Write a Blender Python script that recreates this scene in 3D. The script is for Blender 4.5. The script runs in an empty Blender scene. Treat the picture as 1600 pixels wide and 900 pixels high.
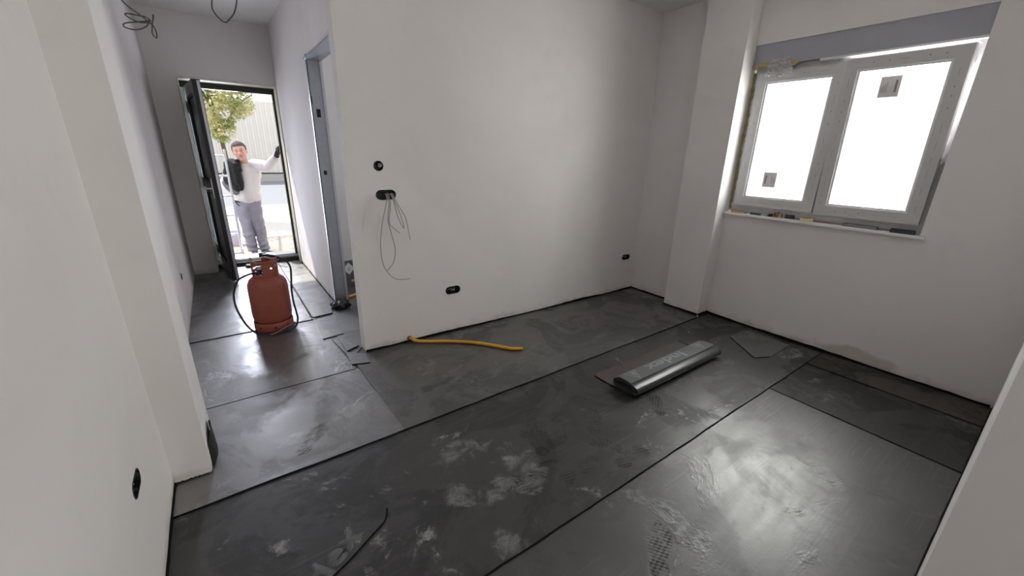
import bpy, bmesh, math, random
from mathutils import Vector, Matrix, noise
from math import sin, cos, pi, radians as rad
S = bpy.context.scene
COL = S.collection
# ------------------------------------------------------------------ camera
CAMH = 1.45
yaw, pit, rol, FPX = 0.62707222, 0.32299744, -0.02349423, 630.068
fw = Vector((sin(yaw)*cos(pit), cos(yaw)*cos(pit), -sin(pit)))
rt = Vector((cos(yaw), -sin(yaw), 0)); dn = fw.cross(rt)
rt2 = cos(rol)*rt + sin(rol)*dn; dn2 = -sin(rol)*rt + cos(rol)*dn
cd = bpy.data.cameras.new('camera'); cam = bpy.data.objects.new('camera', cd); COL.objects.link(cam)
M = Matrix((( rt2.x, -dn2.x, -fw.x, 0), (rt2.y, -dn2.y, -fw.y, 0), (rt2.z, -dn2.z, -fw.z, CAMH), (0, 0, 0, 1)))
cam.matrix_world = M
cd.sensor_fit = 'HORIZONTAL'; cd.sensor_width = 36; cd.lens = 36*FPX/1600; cd.clip_start = 0.02
S.camera = cam
# ------------------------------------------------------------------ light and exposure
S.view_settings.view_transform = 'Standard'; S.view_settings.look = 'None'
S.view_settings.exposure = 0.0; S.view_settings.gamma = 1.0; S.view_settings.use_curve_mapping = False
W = bpy.data.worlds.new('sky'); S.world = W; W.use_nodes = True
bg = W.node_tree.nodes['Background']; bg.inputs[0].default_value = (0.93, 0.96, 1.0, 1); bg.inputs[1].default_value = 1.75
sd = bpy.data.lights.new('sun', 'SUN'); sd.energy = 7.0; sd.angle = rad(0.6); sd.color = (1.0, 0.95, 0.86)
sun = bpy.data.objects.new('sun', sd); COL.objects.link(sun)
sun.rotation_euler = Vector((1.0, -2.3, -3.52)).to_track_quat('-Z', 'Y').to_euler()
def area(name, loc, direction, sx, sy, rad_, colr=(1, 1, 1)):
    d = bpy.data.lights.new(name, 'AREA'); d.shape = 'RECTANGLE'; d.size = sx; d.size_y = sy
    d.energy = rad_*pi*sx*sy; d.color = colr
    o = bpy.data.objects.new(name, d); COL.objects.link(o); o.location = loc
    o.rotation_euler = Vector(direction).to_track_quat('-Z', 'Y').to_euler(); return o
area('window_daylight', (4.16, 1.22, 1.66), (-1, 0, 0), 2.2, 1.9, 16.5, (1.0, 0.985, 0.96))
area('rear_fill', (1.35, -3.35, 1.6), (-0.15, 1, 0), 1.2, 1.4, 5.5, (1.0, 0.95, 0.87))  # added fill lamp behind the camera, its rear window is made up
area('doorway_daylight', (0.20, 6.42, 1.10), (-0.55, -1, -0.10), 0.56, 1.95, 15.0, (0.82, 0.85, 1.0)).data.spread = rad(130)
area('bathroom_fill', (2.78, 3.75, 1.7), (-1, 0, 0), 0.9, 0.9, 4.5, (0.9, 0.94, 1.0))  # added lamp to brighten the side room, no window is built there

# ------------------------------------------------------------------ node helpers
def newmat(name):
    m = bpy.data.materials.new(name); m.use_nodes = True
    nt = m.node_tree; return m, nt, nt.nodes['Principled BSDF']
class N:
    def __init__(s, nt): s.nt = nt
    def node(s, t, **k):
        n = s.nt.nodes.new(t)
        for a, b in k.items(): setattr(n, a, b)
        return n
    def put(s, inp, v):
        if isinstance(v, bpy.types.NodeSocket): s.nt.links.new(v, inp)
        else: inp.default_value = v
    def m(s, op, a, b=0.0, c=0.0, clamp=False):
        n = s.node('ShaderNodeMath', operation=op, use_clamp=clamp)
        s.put(n.inputs[0], a); s.put(n.inputs[1], b); s.put(n.inputs[2], c); return n.outputs[0]
    def obj(s): return s.node('ShaderNodeTexCoord').outputs['Object']
    def geo(s): return s.node('ShaderNodeNewGeometry').outputs['Position']
    def xyz(s, v):
        n = s.node('ShaderNodeSeparateXYZ'); s.put(n.inputs[0], v); return n.outputs
    def mapv(s, v, scale=(1, 1, 1), loc=(0, 0, 0), rot=(0, 0, 0)):
        n = s.node('ShaderNodeMapping'); s.put(n.inputs[0], v)
        n.inputs['Scale'].default_value = scale; n.inputs['Location'].default_value = loc; n.inputs['Rotation'].default_value = rot
        return n.outputs[0]
    def noise(s, v, sc, det=4, rough=0.55, dist=0.0):
        n = s.node('ShaderNodeTexNoise'); s.put(n.inputs['Vector'], v); n.inputs['Scale'].default_value = sc
        n.inputs['Detail'].default_value = det; n.inputs['Roughness'].default_value = rough; n.inputs['Distortion'].default_value = dist
        return n.outputs[0]
    def vor(s, v, sc, feature='F1'):
        n = s.node('ShaderNodeTexVoronoi', feature=feature); s.put(n.inputs['Vector'], v); n.inputs['Scale'].default_value = sc
        return n.outputs[0]
    def ramp(s, f, stops):
        n = s.node('ShaderNodeValToRGB'); s.put(n.inputs[0], f); e = n.color_ramp.elements
        while len(e) < len(stops): e.new(0.5)
        for i, (p, c) in enumerate(stops):
            e[i].position = p; e[i].color = (c, c, c, 1) if isinstance(c, (int, float)) else (*c, 1)
        return n.outputs[0]
    def sm(s, v, a, b):   # smooth step 0..1
        n = s.node('ShaderNodeMapRange', interpolation_type='SMOOTHSTEP'); s.put(n.inputs[0], v)
        n.inputs[1].default_value = a; n.inputs[2].default_value = b; return n.outputs[0]
    def mix(s, f, a, b):
        n = s.node('ShaderNodeMix', data_type='RGBA'); s.put(n.inputs[0], f)
        for i, v in ((6, a), (7, b)):
            if isinstance(v, (tuple, list)) and len(v) == 3: v = (*v, 1)
            s.put(n.inputs[i], v)
        return n.outputs[2]
    def bump(s, h, strength, dist=0.002):
        n = s.node('ShaderNodeBump'); s.put(n.inputs['Height'], h); n.inputs['Strength'].default_value = strength
        n.inputs['Distance'].default_value = dist; return n.outputs[0]

def simple(name, c, rough=0.6, metal=0.0, var=0.12, sc=18, bump=0.15, spec=0.5, dist=0.002):
    m, nt, p = newmat(name); n = N(nt)
    v = n.geo(); f = n.noise(v, sc, 5)
    col = n.mix(f, tuple(x*(1-var) for x in c), tuple(min(1, x*(1+var)) for x in c))
    nt.links.new(col, p.inputs['Base Color'])
    p.inputs['Roughness'].default_value = rough; p.inputs['Metallic'].default_value = metal
    p.inputs['Specular IOR Level'].default_value = spec
    if bump: nt.links.new(n.bump(n.noise(v, sc*6, 3), bump, dist), p.inputs['Normal'])
    return m

def ell(n, X, Y, cx, cy, a, b, ang):
    dx = n.m('SUBTRACT', X, cx); dy = n.m('SUBTRACT', Y, cy); c, s_ = cos(ang), sin(ang)
    u = n.m('DIVIDE', n.m('ADD', n.m('MULTIPLY', dx, c), n.m('MULTIPLY', dy, s_)), a)
    w = n.m('DIVIDE', n.m('SUBTRACT', n.m('MULTIPLY', dy, c), n.m('MULTIPLY', dx, s_)), b)
    return n.m('ADD', n.m('MULTIPLY', u, u), n.m('MULTIPLY', w, w))

def wallmat(name, c1, c2, patch):
    m, nt, p = newmat(name); n = N(nt); v = n.geo()
    big = n.noise(v, 0.9, 3, 0.5, 0.4); mid = n.noise(v, 5.5, 5, 0.6)
    base = n.mix(n.sm(big, 0.35, 0.65), c1, c2)
    base = n.mix(n.m('MULTIPLY', n.sm(mid, 0.5, 0.8), 0.25), base, patch)
    z = n.xyz(v)[2]
    # scuffed, dusty foot of the plaster with a broken edge
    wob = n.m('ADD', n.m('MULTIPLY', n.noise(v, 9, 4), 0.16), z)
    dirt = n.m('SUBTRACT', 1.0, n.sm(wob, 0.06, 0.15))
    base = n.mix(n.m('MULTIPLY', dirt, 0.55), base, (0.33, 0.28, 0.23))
    X, Y, Z = n.xyz(v)
    st = n.m('ADD', ell(n, Y, Z, 0.70, 0.04, 0.26, 0.075, -0.05), n.m('MULTIPLY', n.m('SUBTRACT', mid, 0.5), 2.2))
    st = n.m('MULTIPLY', n.m('SUBTRACT', 1.0, n.sm(st, 0.5, 1.2)), n.sm(X, 3.6, 3.7))
    base = n.mix(n.m('MULTIPLY', st, 0.5), base, (0.38, 0.34, 0.26))
    nt.links.new(base, p.inputs['Base Color']); p.inputs['Roughness'].default_value = 0.82
    p.inputs['Specular IOR Level'].default_value = 0.25
    h = n.m('ADD', n.m('MULTIPLY', n.noise(v, 2.2, 2), 3.0), n.m('MULTIPLY', n.noise(v, 60, 4), 0.12))
    nt.links.new(n.bump(h, 0.25, 0.01), p.inputs['Normal'])
    return m
M_wall = wallmat('wall_plaster', (0.765, 0.735, 0.72), (0.825, 0.795, 0.785), (0.70, 0.675, 0.67))
M_ceil = wallmat('ceiling_plaster', (0.74, 0.73, 0.72), (0.80, 0.79, 0.78), (0.7, 0.69, 0.68))
M_facade = simple('facade_render', (0.6, 0.57, 0.52), 0.9)

def membrane(name, prints, tone=1.0, dusty=0.0, arc=False, gloss=0.0, flecks=0.35, streaks=0.16, even=0.0):
    m, nt, p = newmat(name); n = N(nt); v = n.geo(); x, y, z = n.xyz(v)
    flat = n.mapv(v, (1, 1, 0))
    cloud = n.noise(flat, 2.1, 8, 0.66, 0.9); fine = n.noise(flat, 22, 5, 0.6)
    brush = n.noise(n.mapv(v, (2.2, 75, 0), rot=(0, 0, rad(2))), 1.0, 5, 0.6)
    smear = n.noise(n.mapv(v, (0.9, 5.0, 0), (4, 2, 0)), 2.0, 6, 0.6, 0.5)
    grit = n.vor(n.mapv(v, (1, 1.8, 0), rot=(0, 0, 0.5)), 95)
    blotch = n.sm(n.m('ADD', cloud, n.m('MULTIPLY', n.m('SUBTRACT', fine, 0.5), 0.12)), 0.43, 0.53)
    if even: blotch = n.m('ADD', even, n.m('MULTIPLY', blotch, 1.0-even))
    base = n.mix(blotch, (0.010*tone, 0.010*tone, 0.010*tone), (0.036*tone, 0.034*tone, 0.034*tone))
    dustm = n.m('MULTIPLY', n.sm(n.noise(flat, 1.3, 8, 0.68, 0.8), 0.46, 0.62), n.m('ADD', 0.4, n.m('MULTIPLY', n.sm(smear, 0.35, 0.65), 0.8)))
    base = n.mix(n.m('MULTIPLY', dustm, 0.55), base, (0.085*tone, 0.078*tone, 0.076*tone))
    # crinkled, scuffed spots with pale flecks
    crk = n.sm(n.noise(n.mapv(v, (1, 1, 0), (3.1, 1.7, 0)), 2.7, 6, 0.7, 1.0), 0.56, 0.66)
    scuff = n.m('MULTIPLY', crk, n.sm(fine, 0.45, 0.6))
    fl = n.m('MULTIPLY', scuff, n.m('ADD', 0.15, n.m('MULTIPLY', n.sm(grit, 0.2, 0.4), 0.85)))
    base = n.mix(n.m('MULTIPLY', fl, flecks), base, (0.27, 0.265, 0.26))
    br = n.m('MULTIPLY', n.sm(brush, 0.52, 0.72), n.sm(n.noise(flat, 1.3, 3), 0.4, 0.6))
    base = n.mix(n.m('MULTIPLY', br, streaks), base, (0.15, 0.14, 0.135))
    rough = n.m('ADD', 0.52, n.m('MULTIPLY', blotch, -0.13)); rough = n.m('ADD', rough, n.m('MULTIPLY', n.m('SUBTRACT', smear, 0.5), -0.35)); rough = n.m('ADD', rough, n.m('MULTIPLY', dustm, 0.08))
    height = n.m('ADD', n.m('MULTIPLY', fine, 0.5), n.m('MULTIPLY', brush, 0.3))
    height = n.m('ADD', height, n.m('MULTIPLY', n.noise(flat, 3.6, 5, 0.6), 1.6))
    height = n.m('ADD', height, n.m('MULTIPLY', crk, n.m('MULTIPLY', n.noise(flat, 55, 3, 0.7), 1.6)))
    if prints:
        dk = None; lt = None
        patchy = n.sm(n.noise(flat, 13, 5, 0.7), 0.36, 0.60); w_ = n.m('MULTIPLY', n.m('SUBTRACT', fine, 0.5), 1.6)
        rag = n.m('MULTIPLY', n.m('SUBTRACT', n.noise(n.mapv(v, (1, 1, 0), (7, 3, 0)), 9.0, 6, 0.72, 0.6), 0.5), 4.5)
        for (cx, cy, ang, kind) in prints:
            if kind == 2:      # scraped spot with pale crumbs
                e = ell(n, x, y, cx, cy, 0.105, 0.052, ang)
                k = n.m('SUBTRACT', 1.0, n.sm(n.m('ADD', e, n.m('MULTIPLY', rag, 1.0)), 0.35, 1.6))
                k = n.m('MULTIPLY', n.m('MULTIPLY', k, n.sm(grit, 0.20, 0.40)), n.m('MULTIPLY', n.sm(rag, 0.30, -0.55), 0.62)); lt = k if lt is None else n.m('MAXIMUM', lt, k); continue
            e1 = ell(n, x, y, cx, cy, 0.092, 0.047, ang)
            e2 = ell(n, x, y, cx-0.118*cos(ang), cy-0.118*sin(ang), 0.048, 0.037, ang)
            k = n.m('SUBTRACT', 1.0, n.sm(n.m('ADD', n.m('MINIMUM', e1, e2), w_), 0.55, 1.35))
            u = n.m('ADD', n.m('MULTIPLY', x, cos(ang)), n.m('MULTIPLY', y, sin(ang))); v2 = n.m('SUBTRACT', n.m('MULTIPLY', y, cos(ang)), n.m('MULTIPLY', x, sin(ang)))
            bars = n.m('ADD', n.m('SINE', n.m('MULTIPLY', u, 430.0)), n.m('SINE', n.m('ADD', n.m('MULTIPLY', v2, 330.0), n.m('MULTIPLY', u, 120.0))))
            k = n.m('MULTIPLY', k, n.m('ADD', 0.30, n.m('MULTIPLY', n.sm(bars, -0.5, 0.7), 0.70)))
            k = n.m('MULTIPLY', k, n.m('ADD', 0.05, n.m('MULTIPLY', patchy, 0.85)))
            if kind: dk = k if dk is None else n.m('MAXIMUM', dk, k)
            else: lt = n.m('MULTIPLY', k, 0.35) if lt is None else n.m('MAXIMUM', lt, n.m('MULTIPLY', k, 0.35))
        if dk is not None:
            base = n.mix(n.m('MULTIPLY', dk, 0.8), base, (0.009, 0.008, 0.008))
            rough = n.m('ADD', rough, n.m('MULTIPLY', dk, 0.28))
            height = n.m('ADD', height, n.m('MULTIPLY', dk, -1.2))
        if lt is not None:
            base = n.mix(n.m('MULTIPLY', lt, 0.85), base, (0.26, 0.255, 0.25))
            height = n.m('ADD', height, n.m('MULTIPLY', lt, 1.0))
    if arc:
        ax = n.m('SUBTRACT', x, 0.06); ay = n.m('SUBTRACT', y, 3.63)
        rr = n.m('SQRT', n.m('ADD', n.m('MULTIPLY', ax, ax), n.m('MULTIPLY', ay, ay)))
        rr = n.m('ADD', rr, n.m('MULTIPLY', n.m('SUBTRACT', n.noise(flat, 9, 3), 0.5), 0.03))
        k = n.m('SUBTRACT', 1.0, n.sm(n.m('ABSOLUTE', n.m('SUBTRACT', rr, 0.285)), 0.012, 0.034))
        k = n.m('MULTIPLY', k, n.m('SUBTRACT', 1.0, n.sm(n.m('SUBTRACT', ax, n.m('MULTIPLY', ay, 0.5)), -0.16, 0.0)))
        base = n.mix(n.m('MULTIPLY', k, 0.5), base, (0.20, 0.195, 0.20))
    if dusty:
        base = n.mix(n.m('MULTIPLY', n.sm(cloud, 0.3, 0.7), dusty), base, (0.085, 0.062, 0.048))
        rough = n.m('ADD', rough, 0.15)
    nt.links.new(base, p.inputs['Base Color']); nt.links.new(rough, p.inputs['Roughness'])
    p.inputs['Specular IOR Level'].default_value = 0.5+0.4*gloss; p.inputs['IOR'].default_value = 1.5+0.55*gloss
    p.inputs['Coat Weight'].default_value = 0.45; p.inputs['Coat Roughness'].default_value = 0.32; coatw = n.m('MULTIPLY', n.m('SUBTRACT', 1.0, n.m('MULTIPLY', dustm, 0.8)), n.m('MULTIPLY', blotch, 0.12+0.5*gloss))
    if prints and dk is not None: coatw = n.m('MULTIPLY', coatw, n.m('SUBTRACT', 1.0, n.m('MULTIPLY', dk, 0.8)))
    if prints and dk is not None: nt.links.new(n.m('SUBTRACT', 0.5+0.4*gloss, n.m('MULTIPLY', dk, 0.35)), p.inputs['Specular IOR Level'])
    nt.links.new(coatw, p.inputs['Coat Weight']); nt.links.new(n.bump(height, 0.22, 0.003), p.inputs['Coat Normal'])
    nt.links.new(n.bump(height, 0.32, 0.0035), p.inputs['Normal'])
    return m
PR_E = [(1.54, 0.99, 0.05, 1), (1.43, 1.15, 2.1, 1), (1.56, 1.33, 0.9, 1), (2.02, 1.24, 0.9, 1), (1.24, 1.08, 0.1, 1), (1.06, 1.17, 0.1, 1), (1.26, 1.30, 0.2, 1),
        (0.76, 1.52, 0.1, 2), (0.87, 1.49, 0.4, 2), (0.64, 1.29, 2.0, 2), (0.82, 1.20, 0.2, 2), (0.96, 1.14, 0.3, 2), (1.03, 1.26, 0.2, 2), (0.70, 0.93, 1.9, 2), (0.98, 1.34, 1.4, 2)]
PR_F = [(1.20, 0.62, 0.6, 1), (2.42, 0.50, -0.5, 0), (2.2, 0.40, 0.9, 2)]
PR_D = [(0.99, 2.36, 0.9, 2), (1.0, 2.15, 0.2, 1)]
PR_C = [(0.27, 2.14, 0.4, 2), (0.40, 2.16, 0.1, 2), (0.22, 2.05, 0.9, 1), (0.15, 2.08, 0.2, 2)]
M_memE = membrane('bitumen_membrane_trodden', PR_E, 0.6, flecks=0.9, gloss=0.22, streaks=0.3)
M_memF = membrane('bitumen_membrane_brushed', PR_F, 0.8, streaks=0.5, gloss=0.38, even=0.5)
M_memD = membrane('bitumen_membrane_wall', PR_D, 0.75, gloss=0.65)
M_memC = membrane('bitumen_membrane_corridor', PR_C, 0.85, arc=True, gloss=1.15)
M_memG = membrane('bitumen_membrane_dark', [], 0.5)
M_memH = membrane('bitumen_membrane_dusty', [], 1.0, 0.45)
M_bead = simple('bitumen_bead', (0.004, 0.004, 0.004), 0.75, spec=0.15)
M_tar = simple('torn_bitumen', (0.012, 0.012, 0.013), 0.5, bump=0.6)
M_slab = simple('concrete', (0.22, 0.21, 0.2), 0.9)
M_film = simple('membrane_film', (0.075, 0.077, 0.082), 0.27, 0.25, 0.10, 30, 0.12)
M_filmband = simple('speckled_band', (0.13, 0.135, 0.14), 0.40, 0.1, 0.6, 160, 0.1)
M_print = simple('grey_print', (0.27, 0.29, 0.30), 0.5, 0, 0.2, 120, 0)
M_printd = simple('dark_grey_print', (0.105, 0.11, 0.115), 0.5, 0, 0.15, 120, 0)
M_under = simple('brown_flap', (0.075, 0.062, 0.055), 0.5, 0, 0.25, 9, 0.3)
M_orange = simple('orange_paint', (0.31, 0.078, 0.047), 0.5, 0, 0.18, 14, 0.12)
M_rust = simple('worn_steel', (0.28, 0.2, 0.16), 0.5, 0.7, 0.3, 60, 0.2)
M_hose = simple('black_rubber', (0.018, 0.018, 0.024), 0.45)
M_brass = simple('brass', (0.5, 0.38, 0.18), 0.35, 1.0)
M_steel = simple('galvanised_steel', (0.46, 0.49, 0.53), 0.42, 0.75, 0.15, 30, 0.05)
M_alu = simple('aluminium', (0.62, 0.63, 0.65), 0.38, 0.8, 0.06)
M_anth = simple('anthracite_door', (0.032, 0.038, 0.043), 0.33, 0.0, 0.1)
M_gasket = simple('black_gasket', (0.008, 0.008, 0.009), 0.5)
M_foam = simple('pale_green_lining', (0.50, 0.50, 0.40), 0.8, 0, 0.12)
M_cream = simple('cream_edge', (0.72, 0.69, 0.62), 0.8)
M_yellowfoam = simple('yellow_foam', (0.60, 0.50, 0.22), 0.9, 0, 0.3, 40, 0.9, dist=0.01)
M_yhose = simple('yellow_conduit', (0.74, 0.40, 0.035), 0.40, 0, 0.1, 30, 0.1)
M_yin = simple('conduit_bore', (0.85, 0.8, 0.7), 0.6)
M_box = simple('black_plastic_box', (0.008, 0.009, 0.009), 0.4)
M_green = simple('dark_green_clip', (0.02, 0.06, 0.05), 0.4)
M_wire = simple('grey_cable', (0.36, 0.35, 0.33), 0.5)
M_wired = simple('dark_grey_cable', (0.10, 0.105, 0.10), 0.5)
M_pvc = simple('white_film_pvc', (0.62, 0.61, 0.62), 0.42, 0, 0.05)
M_pvcw = simple('bare_white_pvc', (0.78, 0.78, 0.79), 0.3, 0, 0.03)
M_lav = simple('shutter_box', (0.40, 0.405, 0.45), 0.7, 0, 0.06)
M_mark = simple('grey_film_print', (0.27, 0.27, 0.29), 0.6, 0, 0.1, 30, 0)
M_red = simple('pink_print', (0.6, 0.25, 0.25), 0.6, 0, 0.1, 30, 0)
M_sill = simple('white_window_board', (0.88, 0.88, 0.90), 0.35, 0, 0.04)
M_tapey = simple('cream_masking_tape', (0.72, 0.64, 0.36), 0.6)
M_tapeb = simple('brown_parcel_tape', (0.36, 0.20, 0.09), 0.3)
M_wood = simple('pale_wood', (0.5, 0.3, 0.18), 0.7)
M_darkblue = simple('dark_blue_plastic', (0.035, 0.045, 0.065), 0.45)
M_greyplas = simple('mauve_grey_plastic', (0.22, 0.19, 0.22), 0.5)
M_sticker = simple('sticker_paper', (0.80, 0.74, 0.76), 0.7)
M_corr = simple('corrugated_beige_sheet', (0.68, 0.64, 0.59), 0.5, 0, 0.05, 2, 0)
M_kerb = simple('concrete_wall', (0.42, 0.40, 0.37), 0.9)
M_road = simple('asphalt', (0.20, 0.21, 0.24), 0.85)
M_pave = simple('sunlit_paving', (0.55, 0.53, 0.50), 0.9)
M_sand = simple('gravel_ground', (0.36, 0.33, 0.30), 0.95, 0, 0.35, 12, 0.8, dist=0.02)
M_bark = simple('bark', (0.10, 0.075, 0.055), 0.9, bump=0.8)
M_skin = simple('skin', (0.60, 0.33, 0.27), 0.55, 0, 0.08, 30, 0.05)
M_hair = simple('brown_hair', (0.07, 0.055, 0.05), 0.8, 0, 0.4, 120, 0.5)
M_lip = simple('lips', (0.36, 0.12, 0.11), 0.5)
M_eyew = simple('eye_white', (0.6, 0.55, 0.52), 0.3); M_eyed = simple('eye_iris', (0.03, 0.025, 0.02), 0.3)
M_shirt = simple('grey_shirt', (0.60, 0.57, 0.58), 0.9, 0, 0.06, 12, 0.3)
M_trous = simple('grey_work_trousers', (0.25, 0.245, 0.30), 0.9, 0, 0.15, 14, 0.4)
M_shoe = simple('grey_shoe', (0.20, 0.20, 0.23), 0.7); M_sole = simple('shoe_sole', (0.3, 0.29, 0.3), 0.8)
M_glove = simple('black_glove', (0.012, 0.013, 0.014), 0.7)
M_jacket = simple('black_jacket', (0.006, 0.006, 0.008), 0.75, 0, 0.2, 20, 0.4)
M_lining = simple('grey_lining', (0.12, 0.12, 0.13), 0.8)
M_bucket = simple('lilac_bucket', (0.52, 0.48, 0.60), 0.5)
M_deb = simple('white_debris', (0.8, 0.79, 0.76), 0.8)

def glassmat(name, tint=(1, 1, 1), fac=0.08, rough=0.02):
    m = bpy.data.materials.new(name); m.use_nodes = True; nt = m.node_tree; nt.nodes.clear()
    o = nt.nodes.new('ShaderNodeOutputMaterial'); mx = nt.nodes.new('ShaderNodeMixShader')
    t = nt.nodes.new('ShaderNodeBsdfTransparent'); t.inputs[0].default_value = (*tint, 1)
    g = nt.nodes.new('ShaderNodeBsdfGlossy'); g.inputs['Roughness'].default_value = rough
    fr = nt.nodes.new('ShaderNodeLayerWeight'); fr.inputs[0].default_value = 0.12
    nt.links.new(fr.outputs['Fresnel'] if fac < 0 else fr.outputs['Facing'], mx.inputs[0]); nt.links.new(t.outputs[0], mx.inputs[1]); nt.links.new(g.outputs[0], mx.inputs[2])
    nt.links.new(mx.outputs[0], o.inputs[0]); return m
M_glass = glassmat('window_glass', (0.97, 0.98, 0.97))
M_poly = simple('crumpled_film', (0.66, 0.65, 0.66), 0.35, 0, 0.1, 20, 0); M_poly.node_tree.nodes['Principled BSDF'].inputs['Alpha'].default_value = 0.5
def leafmat():
    m = bpy.data.materials.new('leaf'); m.use_nodes = True; nt = m.node_tree; n = N(nt); nt.nodes.clear()
    o = nt.nodes.new('ShaderNodeOutputMaterial'); mx = nt.nodes.new('ShaderNodeMixShader'); mx.inputs[0].default_value = 0.5
    d = nt.nodes.new('ShaderNodeBsdfDiffuse'); t = nt.nodes.new('ShaderNodeBsdfTranslucent')
    c = n.mix(n.sm(n.noise(n.geo(), 2.5, 3), 0.35, 0.65), (0.26, 0.31, 0.12), (0.68, 0.62, 0.36))
    nt.links.new(c, d.inputs[0]); nt.links.new(c, t.inputs[0])
    nt.links.new(d.outputs[0], mx.inputs[1]); nt.links.new(t.outputs[0], mx.inputs[2]); nt.links.new(mx.outputs[0], o.inputs[0]); return m
M_leaf = leafmat()

# ------------------------------------------------------------------ mesh helpers
def link(name, me, mat, parent=None, loc=None):
    o = bpy.data.objects.new(name, me); COL.objects.link(o)
    if mat and not me.materials: me.materials.append(mat)
    if parent: o.parent = parent
    if loc: o.location = loc
    return o
def fin(name, bm, mat, parent=None, smooth=False, bevel=0.0, seg=2):
    if bevel:
        bmesh.ops.bevel(bm, geom=[e for e in bm.edges if len(e.link_faces) == 2 and e.calc_face_angle(0) > 0.6], offset=bevel, segments=seg, affect='EDGES', profile=0.5)
    bmesh.ops.recalc_face_normals(bm, faces=bm.faces)
    me = bpy.data.meshes.new(name); bm.to_mesh(me); bm.free()
    if smooth:
        for p in me.polygons: p.use_smooth = True
        try: me.set_sharp_from_angle(angle=rad(42))
        except Exception: pass
    return link(name, me, mat, parent)
def box(bm, x0, x1, y0, y1, z0, z1, mtx=None):
    vs = [bm.verts.new(p) for p in ((x0, y0, z0), (x1, y0, z0), (x1, y1, z0), (x0, y1, z0), (x0, y0, z1), (x1, y0, z1), (x1, y1, z1), (x0, y1, z1))]
    for f in ((3, 2, 1, 0), (4, 5, 6, 7), (0, 1, 5, 4), (1, 2, 6, 5), (2, 3, 7, 6), (3, 0, 4, 7)): bm.faces.new([vs[i] for i in f])
    if mtx is not None: bmesh.ops.transform(bm, matrix=mtx, verts=vs)
    return vs
def prism(bm, poly, z0, z1):
    a = [bm.verts.new((x, y, z0)) for x, y in poly]; b = [bm.verts.new((x, y, z1)) for x, y in poly]; k = len(poly)
    bm.faces.new(a[::-1]); bm.faces.new(b)
    for i in range(k): bm.faces.new((a[i], a[(i+1) % k], b[(i+1) % k], b[i]))
    return a+b
def frame_of(d):
    d = d.normalized(); u = d.cross(Vector((0, 0, 1)))
    if u.length < 0.05: u = d.cross(Vector((0, 1, 0)))
    u.normalize(); return u, d.cross(u).normalized()
def tube(bm, pts, r, n=8, cap=True):
    pts = [Vector(p) for p in pts]; rings = []
    u = None
    for i, p in enumerate(pts):
        d = (pts[min(i+1, len(pts)-1)] - pts[max(i-1, 0)]).normalized()
        if u is None: u, w = frame_of(d)
        else:
            u = (u - d*u.dot(d))
            if u.length < 1e-4: u, w = frame_of(d)
            u.normalize(); w = d.cross(u)
        rr = r[i] if isinstance(r, (list, tuple)) else r
        rings.append([bm.verts.new(p + (u*cos(2*pi*k/n) + w*sin(2*pi*k/n))*rr) for k in range(n)])
    for a, b in zip(rings, rings[1:]):
        for k in range(n): bm.faces.new((a[k], a[(k+1) % n], b[(k+1) % n], b[k]))
    if cap: bm.faces.new(rings[0][::-1]); bm.faces.new(rings[-1])
def cat(pts, n=8):   # Catmull-Rom
    P = [Vector(p) for p in pts]; P = [2*P[0]-P[1]] + P + [2*P[-1]-P[-2]]; out = []
    for i in range(1, len(P)-2):
        for k in range(n):
            t = k/n; a, b, c, d = P[i-1], P[i], P[i+1], P[i+2]
            out.append(0.5*((2*b) + (c-a)*t + (2*a-5*b+4*c-d)*t*t + (3*b-a-3*c+d)*t**3))
    out.append(P[-2]); return out
def lathe(bm, prof, n=40, mtx=None):
    rings = []; allv = []
    for r, z in prof:
        if r < 1e-5: rings.append([bm.verts.new((0, 0, z))])
        else: rings.append([bm.verts.new((r*cos(2*pi*k/n), r*sin(2*pi*k/n), z)) for k in range(n)])
        allv += rings[-1]
    for a, b in zip(rings, rings[1:]):
        for k in range(n):
            q = [a[k % len(a)], a[(k+1) % len(a)], b[(k+1) % len(b)], b[k % len(b)]]
            q = list(dict.fromkeys(q))
            if len(q) > 2: bm.faces.new(q)
    if mtx is not None: bmesh.ops.transform(bm, matrix=mtx, verts=allv)
    return allv
def empty(name, loc, label=None, category=None, group=None):
    o = bpy.data.objects.new(name, None); COL.objects.link(o); o.location = loc; o.empty_display_size = 0.1
    if label: tag(o, label, category, group)
    return o
def tag(o, label, category, group=None):
    o['label'] = label; o['category'] = category
    if group: o['group'] = group
    return o
def struct(o): o['kind'] = 'structure'; return o
def adopt(root):
    """children were modelled in world space: hang them under the root without moving them"""
    for c in list(root.children):
        c.matrix_parent_inverse = Matrix.Translation(-Vector(root.location)) @ Matrix.Identity(4)
def evaluate(o):
    dg = bpy.context.evaluated_depsgraph_get(); me = bpy.data.meshes.new_from_object(o.evaluated_get(dg))
    old = o.data; o.modifiers.clear(); o.data = me; bpy.data.meshes.remove(old); return o
def cut(o, cutters):
    for bm in cutters:
        c = fin('cut', bm, None); mo = o.modifiers.new('b', 'BOOLEAN'); mo.operation = 'DIFFERENCE'; mo.object = c; mo.solver = 'EXACT'
        bpy.context.view_layer.update(); evaluate(o); bpy.data.objects.remove(c)
    return o
def bbox(*a):
    bm = bmesh.new(); box(bm, *a); return bm

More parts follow.
